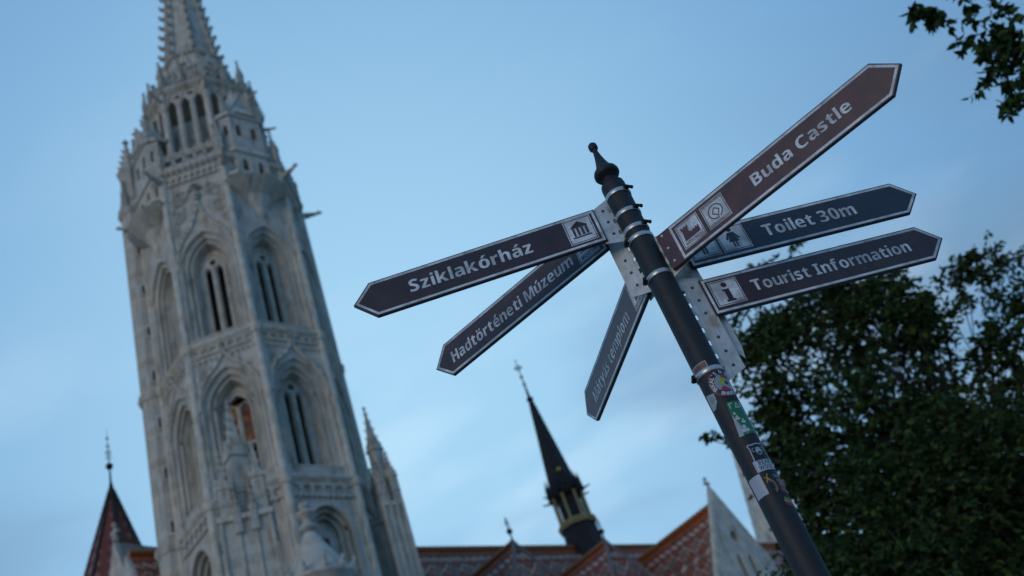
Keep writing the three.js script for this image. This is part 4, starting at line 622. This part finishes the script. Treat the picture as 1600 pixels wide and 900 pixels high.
function tree(label, base, dist, trunkR, height, blobs, leaf, single) {
  const g = thing('deciduous_tree', label, 'tree', base), inv = V(...base).negate(), twigs = [], mats = [], limbs = [];
  const fork = V(0, height, 0); const tr = []; for (let i = 0; i <= 8; i++) { const t = i / 8; tr.push(V(0.25 * Math.sin(t * 3), height * t, 0.2 * Math.sin(t * 4 + 1))); }
  for (let i = 0; i < 8; i++) limbs.push(bar(tr[i], tr[i + 1], trunkR * (1 - 0.07 * i), trunkR * (1 - 0.07 * (i + 1)), 10));
  mk('trunk', merge(limbs), bark, g);
  for (const [px, py, rp, dd, dens] of blobs) {
    const D = dist + dd, c = at(px, py, D).add(inv), slant = Math.hypot(D, c.y), R = rp / FPX * slant * 1.0;
    spray(mats, twigs, c, R, Math.max(3, Math.round(dens * rp * rp * (single ? 0.02 : rp > 100 ? 0.034 : rp > 40 ? 0.021 : 0.04))), leaf, 12, Math.min(0.6, R * 0.8 + 0.1));
    const m = fork.clone().lerp(c, 0.5).add(V(rr(-0.3, 0.3), rr(0, 0.5), rr(-0.3, 0.3))); if (rp > 45 || !single) mk('limb', tube([fork.clone().add(V(0, rr(-0.8, 0), 0)), m, c], rp > 100 ? 0.09 : rp > 50 ? 0.05 : 0.009, 10, 5), bark, g);
  }
  mk('twigs', merge(twigs), bark, g).userData.kind = 'stuff';
  if (single) {                                  // leaves near enough to be told apart
    const near = mats.slice(); const step = near.length / Math.min(300, near.length); const chosen = new Set(); for (let i = 0; i < Math.min(300, near.length); i++) chosen.add(Math.floor(i * step));
    const rest = near.filter((_, i) => !chosen.has(i)); [...chosen].forEach((i, n) => { const m = mk('leaf', leafGeo, leafMat[n % 3], g); near[i].decompose(m.position, m.quaternion, m.scale); });
    mats.length = 0; mats.push(...rest);
  }
  for (let v = 0; v < 3; v++) {
    const part = mats.filter((_, i) => i % 3 === v); if (!part.length) continue; const im = new THREE.InstancedMesh(leafGeo, leafMat[v], part.length); part.forEach((m, i) => im.setMatrixAt(i, m)); im.name = 'crown'; im.userData.kind = 'stuff'; im.castShadow = im.receiveShadow = true; g.add(im);
  }
  return g;
}
const edge = []; for (let i = 0; i < 30; i++) { const t = i / 29; edge.push([1165 + 290 * t + rr(-14, 14), 560 - 105 * Math.sin(t * 2.6) + rr(-24, 20), rr(14, 30), rr(-0.5, 0.8), rr(0.7, 1.3)]); } for (let i = 0; i < 16; i++) edge.push([1192 + 14 * Math.sin(i * 1.3) + i * 7, 560 + i * 21 + rr(-10, 10), rr(12, 26), rr(-0.5, 0.5), rr(0.6, 1.2)]);
tree('large dark leafy tree filling the sky behind the signpost', [5.6, 0, -15.2], 15.5, 0.28, 4.6, [
  [1390, 710, 130, 0, 1.0], [1480, 710, 110, 0.6, 1.0], [1570, 770, 130, 0, 1.0], [1340, 810, 115, 0.4, 1.0], [1460, 840, 140, -0.4, 1.0], [1590, 690, 60, 1, 0.8], [1275, 670, 65, 0.5, 0.9], [1240, 605, 48, 0, 0.8], [1310, 570, 68, 0.4, 0.9], [1400, 585, 75, 0, 0.9],
  [1205, 545, 34, 0.3, 0.8], [1285, 500, 40, 0.6, 0.8], [1350, 500, 40, 0, 0.9], [1420, 510, 34, 0.4, 0.9], [1205, 645, 30, 0, 0.8], [1225, 705, 34, 0.3, 0.8], [1280, 750, 44, 0, 0.9], [1560, 890, 140, 0.5, 1.0], [1380, 900, 110, 0, 1.0], [1470, 600, 40, 0.3, 0.8],
  [1490, 420, 24, 1, 0.7], [1535, 408, 24, 1.2, 0.9], [1515, 460, 28, 1, 0.9], [1555, 500, 28, 0.8, 1.0], [1590, 425, 26, 1.4, 0.7], [1598, 500, 34, 1, 1.0], [1565, 550, 24, 1, 0.9], [1405, 445, 22, 0.4, 0.8], [1190, 405, 18, 0.3, 0.7], [1240, 385, 22, 0.5, 0.9], [1310, 390, 14, 0.5, 0.7], [1165, 470, 18, 0, 0.7], [1600, 600, 26, 0.8, 0.9], [1535, 555, 26, 0.8, 0.9], [1580, 570, 30, 0.9, 0.9], [1540, 620, 40, 0.6, 0.9], [1560, 455, 24, 1.1, 0.8], [1465, 455, 16, 0.9, 0.8],
  [1112, 688, 9, -0.6, 1.6], [1138, 697, 11, -0.5, 1.6], [1160, 716, 14, -0.3, 1.4], [1230, 855, 14, -0.5, 1.3], ...edge], 0.11, false);
tree('nearer tree with single hanging leaves above the finger sign tips', [8.4, 0, -6.2], 9.0, 0.2, 5.6, [
  [1595, 60, 42, 0, 1.0], [1578, 105, 22, 0.1, 1.2], [1592, 128, 16, 0.2, 1.2], [1515, 2, 14, 0, 1.8], [1442, 10, 11, 0.1, 2.4], [1420, 13, 8, 0.1, 3.2], [1478, 8, 11, 0.1, 2.0], [1548, 62, 14, 0.2, 1.2], [1500, 72, 9, 0.2, 2.0], [1570, 22, 26, 0.1, 1.0], [1575, 145, 9, 0, 2.0], [1590, 95, 26, 0.1, 1.0]], 0.105, true);

scene.traverse((o) => { if (o.isMesh) { o.castShadow = true; o.receiveShadow = true; } });
renderer.render(scene, camera);
